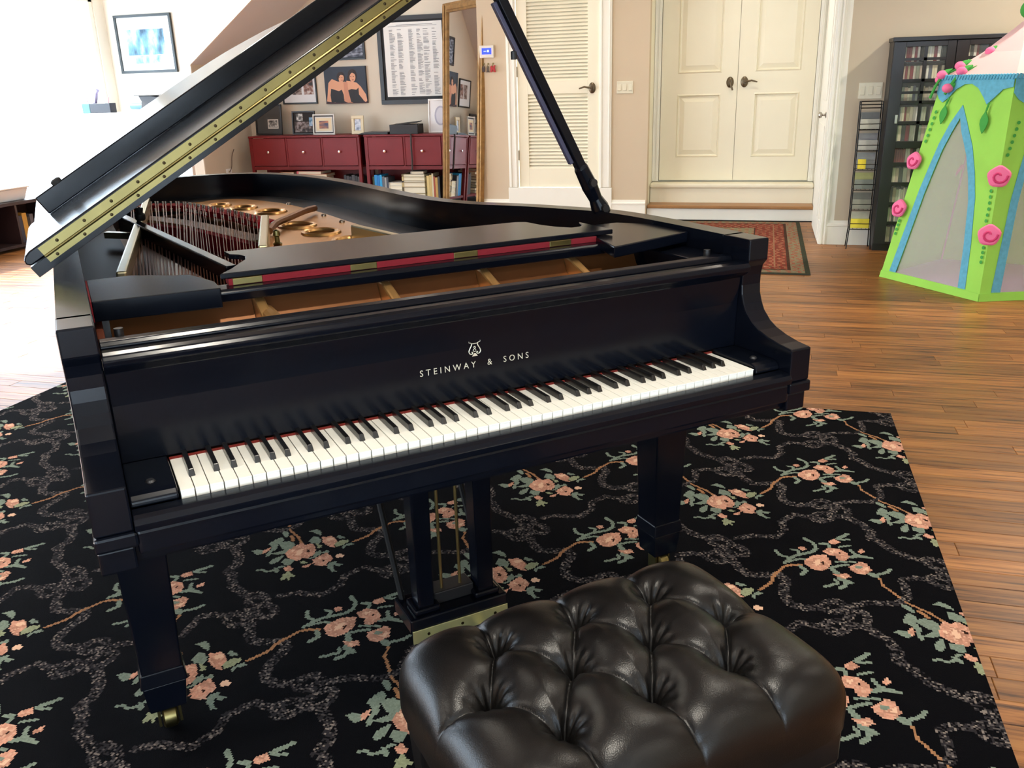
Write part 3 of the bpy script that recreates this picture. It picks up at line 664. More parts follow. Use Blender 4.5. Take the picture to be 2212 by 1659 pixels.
for i in range(NS):
    q = hc[int(i*(len(hc)-1)/(NS-1))]; xf = -.600+.275*i/(NS-1)
    strs.bar((q.x, q.y, .926), (xf, .62, .932), .0038 if i < 20 else .0022, .003)
    pins.lathe([(.004,0),(.004,.014),(.001,.015)], (q.x, q.y, .922), 6)
    if i % 2 == 0: pins.lathe([(.006,0),(.006,.010),(.001,.012)], (q.x-.012, q.y-.10, .908), 6)
tag(strs.build('strings', M('copper_strings', (138,88,68), .45, .6), pn), kind='stuff')
tag(pins.build('hitch_pins', STEEL, pn), kind='stuff')
# dark brace beam with its thumb screw
bm_ = MB().bar((-.535,1.90,.935), (-.374,.712,.935), .03, .062).build('brace_beam', BLACK, pn, bev=.004)
MB().lathe([(.012,0),(.016,.006),(.016,.02),(.010,.026),(.013,.04),(.001,.044)], (-.49,1.70,.966), 14).build('thumb_screw', BLACKM, bm_, smooth=True)
MB().bar((-.60,1.70,.93), (-.48,1.58,.93), .02, .02).build('brace_arm', M('pale_gold', (206,196,160)), bm_)
# ---- music desk lying flat, its rail and side trays
MB().prism([(.378,.955),(.376,.974),(.382,.980),(.425,.980),(.46,.975),(.46,.955)], -.690, .470, 'x').build('desk_rail', BLACK, pn, bev=.003)
MB().box(-.43, .455, .412, .45, .9805, .9935).build('desk_felt', REDFELT, pn)
for x in (-.392,-.143,.101,.352):
    MB().box(x-.030, x+.030, .4105, .4505, .9808, .9942).build('desk_hinge', BRASS, pn, bev=.001)
DESK = [(-.445,.415),(-.410,.470),(-.384,.525),(-.368,.555),(-.362,.590),(-.370,.622),(-.388,.640),(-.392,.685),(.362,.672),(.388,.655),(.396,.585),(.412,.535),(.436,.500),(.462,.503),(.482,.525),(.492,.555),(.500,.572),(.505,.415)]
MB().prism(DESK, .9945, 1.006).build('music_desk', BLACK, pn, bev=.002)
MB().prism([(.415,.272),(.50,.578),(.625,.580),(.684,.50),(.684,.345)], .965, .992).build('desk_tray', BLACK, pn, bev=.003)
tr = MB().prism([(-.688,.37),(-.455,.355),(-.455,.43),(-.490,.535),(-.52,.545),(-.56,.575),(-.600,.60),(-.688,.60)], .950, .990).build('desk_tray', BLACK, pn, bev=.002)
MB().box(-.691, -.6885, .37, .60, .95, .989).build('tray_felt', REDFELT, tr)
for x in (.640, -.655):
    MB().lathe([(.012,-.03),(.012,-.012),(.020,-.010),(.020,-.002),(.008,0),(.008,.035),(.001,.036)], (x, .215, .935), 16).build('desk_stop', BLACKM, pn, smooth=True)
# ---- lid
AL = math.radians(31.47); LO = Vector((-.745, 0, 1.006)); LU = Vector((math.cos(AL), 0, math.sin(AL))); LN = Vector((-math.sin(AL), 0, math.cos(AL)))
def lidpt(s, y, n): return LO + LU*s + LN*n + Vector((0, y, 0))
HY = .65
lo_ = offset(rim2, -.028); lid2 = [(p.x+.745, p.y) for p in lo_ if p.y > HY]
lid2 = [(.742+.745+.028, HY)] + lid2 + [(-.030, HY)]
def lidprism(pts, n0, n1):
    k = len(pts); vs = [lidpt(a, b, n0) for a, b in pts]+[lidpt(a, b, n1) for a, b in pts]
    return MB().add(vs, [tuple(range(k))[::-1], tuple(range(k, 2*k))]+[(i, (i+1) % k, k+(i+1) % k, k+i) for i in range(k)])
def lidbox(s0, s1, y0, y1, n0, n1): return lidprism([(s0,y0),(s1,y0),(s1,y1),(s0,y1)], n0, n1)
LIDM = M('lid_black', (8,10,16), .17, var=.05, scale=(2,2,2), spec=.2)
lid = lidprism(lid2, .008, .034).build('lid', LIDM, pn, bev=.006)
flap = MB()
# folded front flap with an ogee end
prof = [(-.026,.036),(-.032,.044),(-.030,.052),(-.022,.058),(-.010,.0615),(1.508,.0615),(1.518,.050),(1.512,.036)]
vs = [lidpt(s, HY, n) for s, n in prof]+[lidpt(s, 1.125, n) for s, n in prof]; k = len(prof)
flap.add(vs, [tuple(range(k))[::-1], tuple(range(k, 2*k))]+[(i, (i+1) % k, k+(i+1) % k, k+i) for i in range(k)])
fp = flap.build('lid_flap', LIDM, lid, bev=.003)
lip = lidbox(.043, 1.44, 1.055, 1.075, .0618, .1095).build('flap_lip', LIDM, lid, bev=.003); tag(lip, 'raised black strip along the folded flap')
c_ = lidpt(.108, 1.063, .1095)
MB().add([tuple(c_+LU*.013*math.cos(2*PI*j/14)*r+Vector((0,.010*math.sin(2*PI*j/14)*r,0))+LN*h) for r, h in ((1,-.002),(1,.007),(.6,.010)) for j in range(14)], [(i*14+j, i*14+(j+1) % 14, (i+1)*14+(j+1) % 14, (i+1)*14+j) for i in range(2) for j in range(14)]+[tuple(range(28, 42))]).build('rubber_bumper', M('rubber', (10,10,10), .7), lid)
hg = lidbox(.008, 1.46, HY-.0025, HY+.001, .0205, .0335).build('hinge_leaf', BRASS, lid)
hg2 = lidbox(.008, 1.46, HY-.0025, HY+.001, .0375, .0570).build('hinge_leaf', BRASS, lid)
kn = MB().tube([lidpt(.008, HY-.004, .0355), lidpt(1.46, HY-.004, .0355)], .0032, 8).build('hinge_knuckle', BRASS, lid, smooth=True)
scr = MB().lathe([(.001,-.0016),(.0030,-.0012),(.0036,0)], n=10, axis='y').mesh('screw', M('screw_dark', (54,44,24), .4, .8))
for i in range(21):
    for hgx, nn, o_ in ((hg, .0258, 0), (hg2, .0480, .018)):
        link('screw', scr, hgx, loc=lidpt(.03+o_+i*.0685, HY-.0026, nn))
# prop stick
b0 = Vector((.690,.745,.985)); tp = Vector((.3235,.745,1.652))
d_ = (tp-b0).normalized()
ps = MB(); j1 = b0+d_*.16
ps.tube([b0, b0+d_*.03, b0+d_*.06, b0+d_*.10, j1, j1+d_*.01], [.026,.027,.020,.024,.021,.016], 10)
ps.bar(b0+d_*.12, tp, .03, .026, up=(.87,0,.5))
pr = ps.build('prop_stick', BLACK, pn, bev=.003)
sh = MB().bar(j1+d_*.03+Vector((-.018,0,-.012)), j1+d_*.50+Vector((-.018,0,-.012)), .016, .012, up=(.87,0,.5)).build('short_prop', M('prop_highlight', (58,60,84), .3), pr, bev=.002)  # purple-blue highlight along the stick is put into its base colour
for q in (.03, .115): 
    p_ = b0+d_*q; MB().lathe([(.011,-.036),(.011,-.026)], (p_.x, p_.y, p_.z), 12, 'y').build('pivot_screw', BLACKM, pr)
MB().box(.692, .704, .69, .80, .965, .995).build('prop_plate', BRASS, pn, bev=.002)
MB().lathe([(.008,0),(.008,.02),(.001,.022)], (.405,.738,1.415), 10).build('prop_peg', BLACKM, pr)
# ---- legs with brass casters
for cx, cy in ((-.687,.392),(.655,.392),(-.16,2.35)):
    lg = MB().taper((cx,cy), .084, .084, .172, (cx,cy), .112, .112, .66).build('leg', BLACK, pn, bev=.004)
    MB().taper((cx,cy), .098, .098, .142, (cx,cy), .088, .088, .176).build('leg_collar', BLACK, lg, bev=.003)
    MB().taper((cx,cy), .076, .076, .072, (cx,cy), .090, .090, .142).build('leg_foot', BLACK, lg, bev=.003)
    cs = MB().lathe([(.016,.072),(.016,.058),(.022,.056)], (cx,cy,0), 16).build('caster_stem', BRASS, lg, smooth=True)
    MB().lathe([(.004,-.016),(.022,-.016),(.0275,-.012),(.0285,0),(.0275,.012),(.022,.016),(.004,.016)], (cx,cy-.012,.0285+.012), 22, 'x').build('caster_wheel', BRASS, lg, smooth=True)
    for s in (-1, 1): MB().box(cx+s*.022-.003, cx+s*.022+.003, cy-.024, cy+.012, .022, .066).build('caster_fork', BRASS, lg, bev=.001)
# ---- lyre
for x in (-.082, .078):
    MB().taper((x,.352), .042, .05, .150, (x,.352), .052, .056, .65).build('lyre_pillar', BLACK, pn, bev=.004)
    MB().box(x-.034, x+.034, .318, .386, .139, .156).build('pillar_foot', BLACK, pn, bev=.006)
lb = MB().box(-.132, .128, .308, .43, .098, .139).build('lyre_box', BLACK, pn, bev=.005)
bp_ = MB().box(-.130, .126, .3045, .3078, .074, .110).build('lyre_plate', M('pale_brass', (206,206,150), .32, .8), lb, bev=.001)
for x in (-.09, 0, .09): MB().lathe([(.001,-.001),(.004,-.001),(.004,0)], (x,.304,.094), 10, 'y').build('screw', M('screw_dark', (54,44,24)), bp_)
MB().box(-.055, .052, .345, .40, .139, .172).build('lyre_inner_block', BLACKM, pn, bev=.003)
MB().box(-.14, .135, .30, .44, .625, .66).build('lyre_top_block', BLACK, pn, bev=.004)
for x in (-.028, .022): MB().tube([(x,.362,.13),(x,.362,.64)], .0042, 8).build('pedal_rod', M('rod_brass', (150,130,84), .3, .9), pn, smooth=True)
for x in (-.115, .112): MB().tube([(x,.40,.11),(x,.70,.62)], .008, 8).build('lyre_brace', M('brace_black', (9,9,11), .6, spec=.2), pn, smooth=True)
for x in (-.062, 0, .062):
    MB().prism([(x-.011,.31),(x-.012,.26),(x-.021,.225),(x-.018,.195),(x,.186),(x+.018,.195),(x+.021,.225),(x+.012,.26),(x+.011,.31)], .050, .060).build('pedal', BRASS, pn, bev=.003)

# ================================================================== BENCH
bn = thing('piano_bench', 'black leather button-tufted piano bench in front of the keys', 'bench', (0,0,0), PSI)
bc = Vector((-.031,-.425)); bw, bd_ = .317, .225
BX = Matrix.Rotation(PSI, 3, 'Z') @ Vector((bc.x, bc.y, 0)); bn.location = (BX.x, BX.y, 0)
TUF = [(a-.006, b) for a, b in [(-.1535,.118),(.0015,.118),(.1565,.118)]+[(-.219,.008),(-.072,.008),(.078,.008),(.232,.008)]+[(-.1535,-.104),(.0015,-.104),(.150,-.104)]]
SEG = [(0,3),(0,4),(1,4),(1,5),(2,5),(2,6),(7,3),(7,4),(8,4),(8,5),(9,5),(9,6)]
segs = [(TUF[a], TUF[b]) for a, b in SEG]
for i in (0,1,2): segs.append((TUF[i], (TUF[i][0], bd_)))
for i in (7,8,9): segs.append((TUF[i], (TUF[i][0]+.01, -bd_-.02)))
segs += [(TUF[3], (-bw-.02, .008)), (TUF[6], (bw+.02, .008))]
NU, NV = 320, 240
uu = np.linspace(-1, 1, NU); vv = np.linspace(-1, 1, NV); remap = lambda t: np.sign(t)*(1-(1-np.abs(t))**1.5)
Ug, Vg = np.meshgrid(remap(uu), remap(vv)); mxx = np.maximum(np.abs(Ug), np.abs(Vg)); nrm = (np.abs(Ug)**9+np.abs(Vg)**9)**(1/9)+1e-9
Xg = bw*Ug*mxx/nrm; Yg = bd_*Vg*mxx/nrm
Zg = .402+.100*np.clip(1-mxx**7, 0, 1)**.42 + .010*(1-Ug**2)*(1-Vg**2)
edge = np.clip((1-mxx)/.12, 0, 1)
dmin = np.full_like(Xg, 9.)
for (a, b) in segs:
    a = np.array(a); b = np.array(b); d = b-a; t = np.clip(((Xg-a[0])*d[0]+(Yg-a[1])*d[1])/(d@d), 0, 1)
    dmin = np.minimum(dmin, np.hypot(Xg-a[0]-t*d[0], Yg-a[1]-t*d[1]))
Zg -= (.0085*np.exp(-(dmin/.0030)) + .015*np.exp(-(dmin/.026)**1.3))*np.clip(edge+.25, 0, 1)
for (a, b) in TUF:
    r = np.hypot(Xg-a, Yg-b); ang = np.arctan2(Yg-b, Xg-a)
    Zg -= .036*np.exp(-(r/.017)**1.3)+.017*np.exp(-(r/.046)**2) - .0026*np.cos(9*ang+a*40)*np.exp(-((r-.022)/.012)**2)
V_ = np.stack([Xg, Yg, Zg], -1).reshape(-1, 3)
fidx = (np.arange(NV-1)[:, None]*NU+np.arange(NU-1)[None, :]).ravel(); F_ = np.stack([fidx, fidx+1, fidx+NU+1, fidx+NU], -1).tolist()
ring_ = [i for i in range(NU)]+[j*NU+NU-1 for j in range(1, NV)]+[(NV-1)*NU+i for i in range(NU-2, -1, -1)]+[j*NU for j in range(NV-2, 0, -1)]
V_ = V_.tolist(); n0 = len(V_); V_ += [[V_[i][0]*1.0, V_[i][1]*1.0, .372] for i in ring_]; kk = len(ring_)
F_ += [(ring_[i], ring_[(i+1) % kk], n0+(i+1) % kk, n0+i) for i in range(kk)]
LEATHER = M('black_leather', (9,8,8), .30, var=.1, scale=(6,6,6), bump=.2, bscale=520, spec=.36)
cu_ = MB(); cu_.v = [tuple(q) for q in V_]; cu_.f = [tuple(q) for q in F_]; cu_.m = [0]*len(cu_.f)
cushion = cu_.build('cushion', LEATHER, bn); cushion.data.polygons.foreach_set('use_smooth', [True]*len(cushion.data.polygons))
btn = MB().sphere((0,0,0), .009, 14, 8, (1,1,.45)).mesh('button', LEATHER); btn.polygons.foreach_set('use_smooth', [True]*len(btn.polygons))
for (a, b) in TUF: link('button', btn, cushion, loc=(a, b, .440))
BWOOD = M('bench_ebony', (16,15,15), .28, coat=.25)
MB().box(-bw+.02, bw-.02, -bd_+.02, bd_-.02, .30, .373).build('skirt', BWOOD, bn, bev=.005)
for x in (-1, 1):
    for y in (-1, 1): MB().taper((x*(bw-.055), y*(bd_-.055)), .034, .034, .012, (x*(bw-.05), y*(bd_-.05)), .056, .056, .302).build('leg', BWOOD, bn, bev=.004)
    kb = MB().lathe([(.006,0),(.006,.03),(.022,.032),(.026,.040),(.026,.056),(.020,.060),(.001,.061)], (0,0,0), 22, 'x')
    kb = MB().add([(x*(bw-.012+p[0]), p[1]-.020, p[2]+.340) for p in kb.v], kb.f).build('height_knob', CHROME if x < 0 else BWOOD, bn, smooth=True)
# ================================================================== ALCOVE: red cabinets
RED = M('cabinet_red', (106,22,26), .45, var=.1, scale=(3,3,3), spec=.3); REDD = M('cabinet_red_drawer', (114,26,31), .45, var=.1, scale=(3,3,3), spec=.3)
CABF, CABB = 8.20, 8.58
def cabinet(x0, x1, label):
    t = thing('drawer_cabinet', label, 'cabinet', ((x0+x1)/2, (CABF+CABB)/2, 0), 0, 'red drawer cabinets'); hw = (x1-x0)/2; hd = (CABB-CABF)/2
    MB().box(-hw, hw, -hd-.012, hd, .82, .842).build('top', RED, t, bev=.004)
    MB().box(-hw+.02, hw-.02, hd-.02, hd, .06, .82).build('back_panel', RED, t)
    MB().box(-hw+.02, hw-.02, -hd+.02, hd-.02, .468, .488).build('drawer_floor', RED, t)
    MB().box(-hw+.012, hw-.012, -hd+.004, -hd+.03, .445, .486).build('apron', RED, t, bev=.002)
    MB().box(-hw+.02, hw-.02, -hd+.01, hd-.02, .085, .11).build('shelf', RED, t, bev=.002)
    n = 3; dw = (2*hw-.05)/n
    for i in range(n):
        c = -hw+.025+dw*(i+.5)
        f = MB().box(c-dw/2+.008, c+dw/2-.008, -hd, -hd+.02, .494, .814)
        for b_ in ((c-dw/2+.008, c-dw/2+.020, .494, .814), (c+dw/2-.020, c+dw/2-.008, .494, .814), (c-dw/2+.02, c+dw/2-.02, .494, .506), (c-dw/2+.02, c+dw/2-.02, .802, .814)): f.box(b_[0], b_[1], -hd-.006, -hd, b_[2], b_[3])
        d = f.build('drawer', REDD, t, bev=.002)
        MB().lathe([(.006,0),(.006,-.012),(.014,-.016),(.015,-.024),(.001,-.028)], (c, -hd, .655), 14, 'y').build('knob', CHROME, d, smooth=True)
        if i: MB().box(c-dw/2-.008, c-dw/2+.008, -hd+.004, -hd+.03, .486, .82).build('divider', RED, t)
    for x in (-1, 1):
        for y in (-1, 1): MB().box(x*(hw-.02)-.02, x*(hw-.02)+.02, y*(hd-.022)-.02, y*(hd-.022)+.02, 0, .82).build('leg', RED, t, bev=.003)
    return t
cabinet(-5.60, -4.135, 'dark red three-drawer cabinet standing left against the knee wall')
cabinet(-4.075, -2.62, 'dark red three-drawer cabinet partly behind the gilt mirror')

# ---- books
BOOKM = M('book_cover', (128,128,128), .6, objcol=True, var=.08, scale=(3,3,3)); PAGE = M('book_pages', (226,216,190), .9, var=.06, scale=(2,2,90))
bkg = MB().box(-.5,.5,-.5,.5,0,.06).box(-.5,.5,-.5,.5,.94,1).box(-.5,-.44,-.5,.5,.06,.94).box(-.44,.47,-.47,.47,.06,.94,1)
book_me = bkg.mesh('book', [BOOKM, PAGE])      # unit book lying flat: spine at x=-.5
def book(x, y, z, w, d, h, col, label, rot=(0,0,0), group=None, cat='book', name='book'):
    o = link(name, book_me, loc=(x, y, z), rot=rot); o.scale = (w, d, h); o.color = lin(col); tag(o, label, cat, group); return o
def upright(x, y, z, thick, depth, height, col, label, group=None, lean=0., cat='book', name='book'):
    """standing book, spine to the viewer (-y)"""
    o = link(name, book_me, loc=(x+thick/2, y, z)); o.scale = (depth, height, thick); o.color = lin(col); tag(o, label, cat, group)
    # local x=-.5 (spine) -> -y world ; local y -> z world ; local z (thickness) -> x world
    Mx = Matrix(((0,0,1),(1,0,0),(0,1,0)))
    o.rotation_euler = (Matrix.Rotation(lean, 3, 'Y') @ Mx).to_euler(); o.location = (x, y+depth/2, z+height/2); return o
x = -4.02
for i, (c, tk, ht) in enumerate((((70,84,60),.022,.25),((30,130,190),.034,.27),((20,110,180),.03,.265),((36,150,200),.028,.27),((90,96,104),.03,.25),((150,150,146),.022,.24),((60,64,74),.024,.245))):
    nm = ('dark green', 'bright blue', 'deep blue', 'sky blue', 'slate grey', 'pale grey', 'charcoal')[i]
    upright(x, 8.235, .1105, tk, .2, ht, c, nm+' book standing in the right red cabinet', 'upright books in the red cabinets'); x += tk+.002
z = .1105
for i, (tk, c) in enumerate(((.05,(224,220,208)),(.055,(206,200,188)),(.045,(230,226,214)),(.03,(210,206,196)))):
    book(-3.735, 8.37, z, .17, .26, tk, c, ('bottom','second','third','top')[i]+' white book of the low pale stack in the red cabinet', (0,0,PI/2*0), 'white book stack'); z += tk+.001
z = .1105
for i, (tk, c, nm) in enumerate(((.055,(196,176,120),'tan'),(.075,(96,84,58),'dark olive binder-like'),(.05,(186,164,112),'straw coloured'),(.018,(40,36,30),'thin black'),(.045,(190,172,122),'yellowed'),(.03,(120,104,70),'brown'))):
    book(-3.50, 8.36, z, .29, .25, tk, c, nm+' book in the tall yellowed stack of the red cabinet', (0,0,0), 'yellowed book stack'); z += tk+.001
book(-3.46, 8.33, z+.001, .16, .18, .03, (150,148,140), 'small grey box-like book on top of the yellowed stack', (0,0,.1), 'yellowed book stack')
x = -3.335
for i, (c, tk, ht) in enumerate((((206,182,118),.032,.26),((196,168,104),.028,.27),((210,196,160),.02,.285),((160,70,50),.018,.25),((190,150,80),.03,.24),((60,60,60),.024,.25))):
    nm = ('cream', 'mustard', 'tall ivory', 'brick red', 'ochre', 'black')[i]
    upright(x, 8.235, .1105, tk, .2, ht, c, nm+' upright book right of the yellowed stack', 'upright books in the red cabinets'); x += tk+.002
x = -4.39
for i in range(6):
    tk = (.03,.036,.028,.04,.03,.034)[i]; upright(x, 8.235, .1105, tk, .2, .27-.01*(i % 3), ((40,40,46),(52,50,52),(34,36,44),(58,56,58),(30,30,34),(66,62,60))[i], ('black', 'dark grey', 'blue-black', 'grey', 'jet black', 'ash grey')[i]+' volume standing in the left red cabinet', 'upright books in the red cabinets'); x += tk+.003
z = .1105
for i, (c, nm) in enumerate((((50,44,44),'dark'),((90,80,74),'brown'),((36,34,38),'black'),((70,66,70),'grey'),((44,40,40),'charcoal'),((80,72,64),'umber'),((150,46,40),'red'),((206,120,60),'orange'),((200,90,110),'pink'))):
    tk = .034; book(-4.82+.03*math.sin(i*2.1), 8.37, z, .34, .26, tk, c, nm+' magazine in the wide pile of the left red cabinet', (0,0,.06*math.sin(i*3)), 'magazine pile', 'magazine', 'magazine'); z += tk+.001
book(-5.20, 8.36, .1105, .24, .22, .27, (120,60,40), 'russet box at the left end of the red cabinet shelf', (0,0,0), None, 'box', 'storage_box')
book(-5.18, 8.36, .3815, .18, .2, .03, (212,110,60), 'orange booklet on the russet box', (0,0,.15), None, 'booklet', 'booklet')

# ---- frames
def frame(name, label, cx, y, cz, w, h, fw, fcol, mat_col, pic, dep=.02, tilt=0., group=None, yaw=0., cat='picture'):
    """picture frame standing or hung; origin at bottom centre of its back"""
    t = thing(name, label, cat, (cx, y, cz), yaw, group); t.rotation_euler = (tilt, 0, yaw)
    fm = M('frame_%d_%d_%d' % fcol, fcol, .4)
    v = MB()
    for a in ((-w/2, w/2, 0, fw), (-w/2, w/2, h-fw, h), (-w/2, -w/2+fw, fw, h-fw), (w/2-fw, w/2, fw, h-fw)): v.box(a[0], a[1], -dep, 0, a[2], a[3])
    v.build('frame', fm, t, bev=.002)
    MB().box(-w/2+fw, w/2-fw, -dep*.5, -.002, fw, h-fw).build('mount', M('mount_%d_%d_%d' % mat_col, mat_col, .8), t)
    yy = -dep*.5-.0012
    for nm, col, pts in pic:
        m_ = col if not isinstance(col, tuple) else M('print_%d_%d_%d' % col, col, .6)
        MB().prism(pts, yy, yy+.0008, 'y').build(nm, m_, t); yy -= .0006
    return t
def rect(x0, x1, z0, z1): return [(x0,z0),(x1,z0),(x1,z1),(x0,z1)]
def ell(cx, cz, rx, rz, n=18, a=0): return [(cx+rx*math.cos(t)*math.cos(a)-rz*math.sin(t)*math.sin(a), cz+rx*math.cos(t)*math.sin(a)+rz*math.sin(t)*math.cos(a)) for t in [2*PI*i/n for i in range(n)]]
def mottled(name, c1, c2, c3, scale):
    m = bpy.data.materials.new(name); m.use_nodes = True; N = m.node_tree.nodes; L = m.node_tree.links; b = N['Principled BSDF']; b.inputs['Roughness'].default_value = .6
    tc = N.new('ShaderNodeTexCoord'); mp = N.new('ShaderNodeMapping'); mp.inputs['Scale'].default_value = scale; nz = N.new('ShaderNodeTexNoise'); nz.inputs['Scale'].default_value = 1; nz.inputs['Detail'].default_value = 6
    rp = N.new('ShaderNodeValToRGB'); e = rp.color_ramp.elements; e[0].position = .38; e[0].color = lin(c1); e[1].position = .66; e[1].color = lin(c3); q = e.new(.5); q.color = lin(c2)
    L.new(tc.outputs['Object'], mp.inputs[0]); L.new(mp.outputs[0], nz.inputs['Vector']); L.new(nz.outputs['Fac'], rp.inputs[0]); L.new(rp.outputs[0], b.inputs['Base Color']); return m
# big framed document: columns of small names
DOC = [('sheet', (222,220,214), rect(-.36,.36,.085,.90))]
rr = random.Random(3); lines = []
for r_ in range(58):
    for c_x in (-.29,-.19,-.05,.05,.13,.24):
        if rr.random() < .16: continue
        wd_ = rr.uniform(.03,.075); z_ = .105+r_*.0125
        if z_ > .84: continue
        lines.append((c_x, wd_, z_))
bigf = frame('framed_document', 'large black framed document with columns of small print on the alcove wall', -3.545, AY-.001, 1.165, .88, .97, .05, (26,27,30), (38,40,42), DOC, .035)
ink = MB()
for c_x, wd_, z_ in lines: ink.box(c_x, c_x+wd_, -.0222, -.0216, z_, z_+.0048)
ink.box(-.2, .25, -.0222, -.0216, .868, .873).box(-.3, .3, -.0222, -.0216, .855, .858)
tag(ink.build('print', M('ink_grey', (120,120,122), .8), bigf), kind='stuff')
# canvas photograph of two women in black tops
SK = (214,156,122); SK2 = (196,134,104); HAIR = (40,26,22)
pw, ph = .545, .42
tw = thing('photo_canvas', 'photo canvas of two dark-haired women in black tops on a navy ground', 'picture', (-4.44, AY-.001, 1.188))
MB().box(-pw/2, pw/2, -.03, 0, 0, ph).build('canvas', M('canvas_navy', (38,48,62), .6, var=.15, scale=(6,6,6)), tw, bev=.002)
shapes = [((60,26,30), rect(-pw/2,pw/2,0,.02)), (HAIR, ell(-.045,.30,.05,.062)), (HAIR, ell(.105,.315,.055,.075)), (HAIR, rect(.03,.055,.13,.31)),
 (SK, [(-.26,.03),(-.245,.10),(-.22,.24),(-.17,.285),(-.10,.255),(-.06,.25),(.0,.25),(.02,.19),(.0,.06),(-.1,.02),(-.15,.015)]),
 (SK, [(.02,.26),(.06,.255),(.15,.235),(.20,.19),(.26,.10),(.272,.03),(.25,.012),(.20,.05),(.16,.10),(.10,.05),(.02,.02),(-.02,.03)]),
 ((18,18,24), [(-.20,.02),(-.205,.10),(-.19,.175),(-.14,.16),(-.09,.145),(-.05,.16),(-.03,.10),(-.03,.01)]), ((18,18,24), [(.03,.01),(.025,.15),(.08,.165),(.14,.155),(.17,.18),(.17,.10),(.22,.04),(.22,.01)]),
 (SK2, [(-.02,.245),(.03,.25),(.035,.14),(.06,.02),(.09,.01),(.02,.008),(-.03,.03),(-.02,.10)]),
 (HAIR, ell(-.058,.308,.044,.055,18,-.35)), (HAIR, ell(.096,.325,.052,.062,18,-.12)), (SK, ell(-.044,.286,.033,.046,18,-.35)), (SK, ell(.104,.296,.038,.052,18,-.12)), (HAIR, [(-.095,.30),(-.07,.345),(-.03,.35),(-.01,.32),(-.05,.33)]), (HAIR, [(.055,.31),(.075,.365),(.12,.378),(.15,.34),(.155,.29),(.14,.33),(.10,.35)]),
 ((150,84,72), ell(-.035,.268,.012,.005)), ((150,84,72), ell(.108,.268,.014,.006)), (HAIR, ell(-.062,.30,.008,.003)), (HAIR, ell(-.034,.296,.008,.003)), (HAIR, ell(.083,.308,.009,.0035)), (HAIR, ell(.118,.305,.009,.0035))]
yy = -.0302
for c, pts in shapes: MB().prism(pts, yy-.0006, yy, 'y').build('print', M('print_%d_%d_%d' % c, c, .6), tw); yy -= .0004
frame('picture_frame', 'black frame with two small photographs on a white mount, hung left of the canvas', -5.07, AY-.001, 1.195, .47, .36, .018, (18,18,20), (222,226,230), [('photo', mottled('photo_dim', (40,36,40), (110,90,84), (190,180,176), (18,18,18)), rect(-.10,.03,.11,.29)), ('photo', mottled('photo_dim2', (50,44,46), (140,100,88), (206,200,196), (20,20,20)), rect(.06,.19,.11,.29))], .02)
frame('picture_frame', 'black framed dark photograph hung above the canvas', -4.36, AY-.001, 1.68, .40, .34, .02, (20,20,24), (60,66,74), [('photo', mottled('photo_stage', (30,34,44), (84,90,104), (170,176,190), (14,14,40)), rect(-.17,.17,.03,.31))], .02)
PHB = mottled('photo_bw', (40,40,40), (120,120,118), (210,210,206), (26,26,26))
TOPZ = .8425
frame('framed_photo', 'grey matted photo frame at the left end of the red cabinets', -5.44, 8.44, TOPZ, .36, .36, .02, (30,30,32), (66,68,68), [('inner_mat', (206,204,198), rect(-.015,.13,.075,.185)), ('photo', PHB, rect(-.003,.118,.087,.173))], .022, -.10)
frame('framed_photo', 'dark wood frame with a collage of snapshots on the red cabinet', -4.955, 8.42, TOPZ, .305, .275, .018, (24,20,20), (30,26,26), [('photo', PHB, rect(-.10,-.01,.16,.245)), ('photo', mottled('photo_c', (30,24,24), (80,64,58), (150,140,140), (24,24,24)), rect(-.12,.12,.03,.15)), ('photo', mottled('photo_d', (40,70,90), (110,150,180), (190,200,210), (20,20,20)), rect(.075,.12,.10,.2))], .022, -.10)
frame('framed_photo', 'silver striped frame around a tiny sunset photo on the red cabinet', -4.655, 8.36, TOPZ, .285, .235, .014, (206,204,196), (70,72,74), [('stripe', (200,198,190), rect(-.115,.115,.03,.205)), ('inner_mat', (214,196,160), rect(-.10,.10,.045,.19)), ('photo', mottled('photo_sunset', (60,64,90), (120,90,90), (190,120,80), (8,8,60)), rect(-.06,.06,.07,.16))], .02, -.10)
frame('framed_photo', 'small cream frame with an upright portrait on the red cabinet', -4.232, 8.40, TOPZ, .155, .21, .034, (206,188,150), (206,190,160), [('photo', mottled('photo_port', (110,120,140), (170,180,196), (220,222,226), (22,22,22)), rect(-.038,.038,.042,.168))], .018, -.10)
frame('framed_photo', 'white frame with a pale oval picture beside the gilt mirror', -3.20, 8.45, TOPZ, .30, .375, .016, (232,230,224), (226,224,222), [('photo', (176,174,186), ell(.0,.19,.075,.11)), ('photo', (206,204,210), ell(.0,.19,.055,.09))], .018, -.08)
frame('framed_photo', 'grey mat frame with two small photos at the right end of the red cabinets', -2.80, 8.46, TOPZ, .26, .36, .016, (40,42,42), (86,90,88), [('photo', PHB, rect(-.06,.06,.19,.30)), ('photo', PHB, rect(-.06,.06,.06,.16))], .018, -.08)
frame('picture_frame', 'tall narrow black frame of stacked photos hung by the alcove corner', -2.72, AY-.001, 1.15, .30, .62, .02, (22,22,24), (220,218,210), [('photo', PHB, rect(-.08,.08,.08,.27)), ('photo', PHB, rect(-.08,.08,.33,.54))], .02)
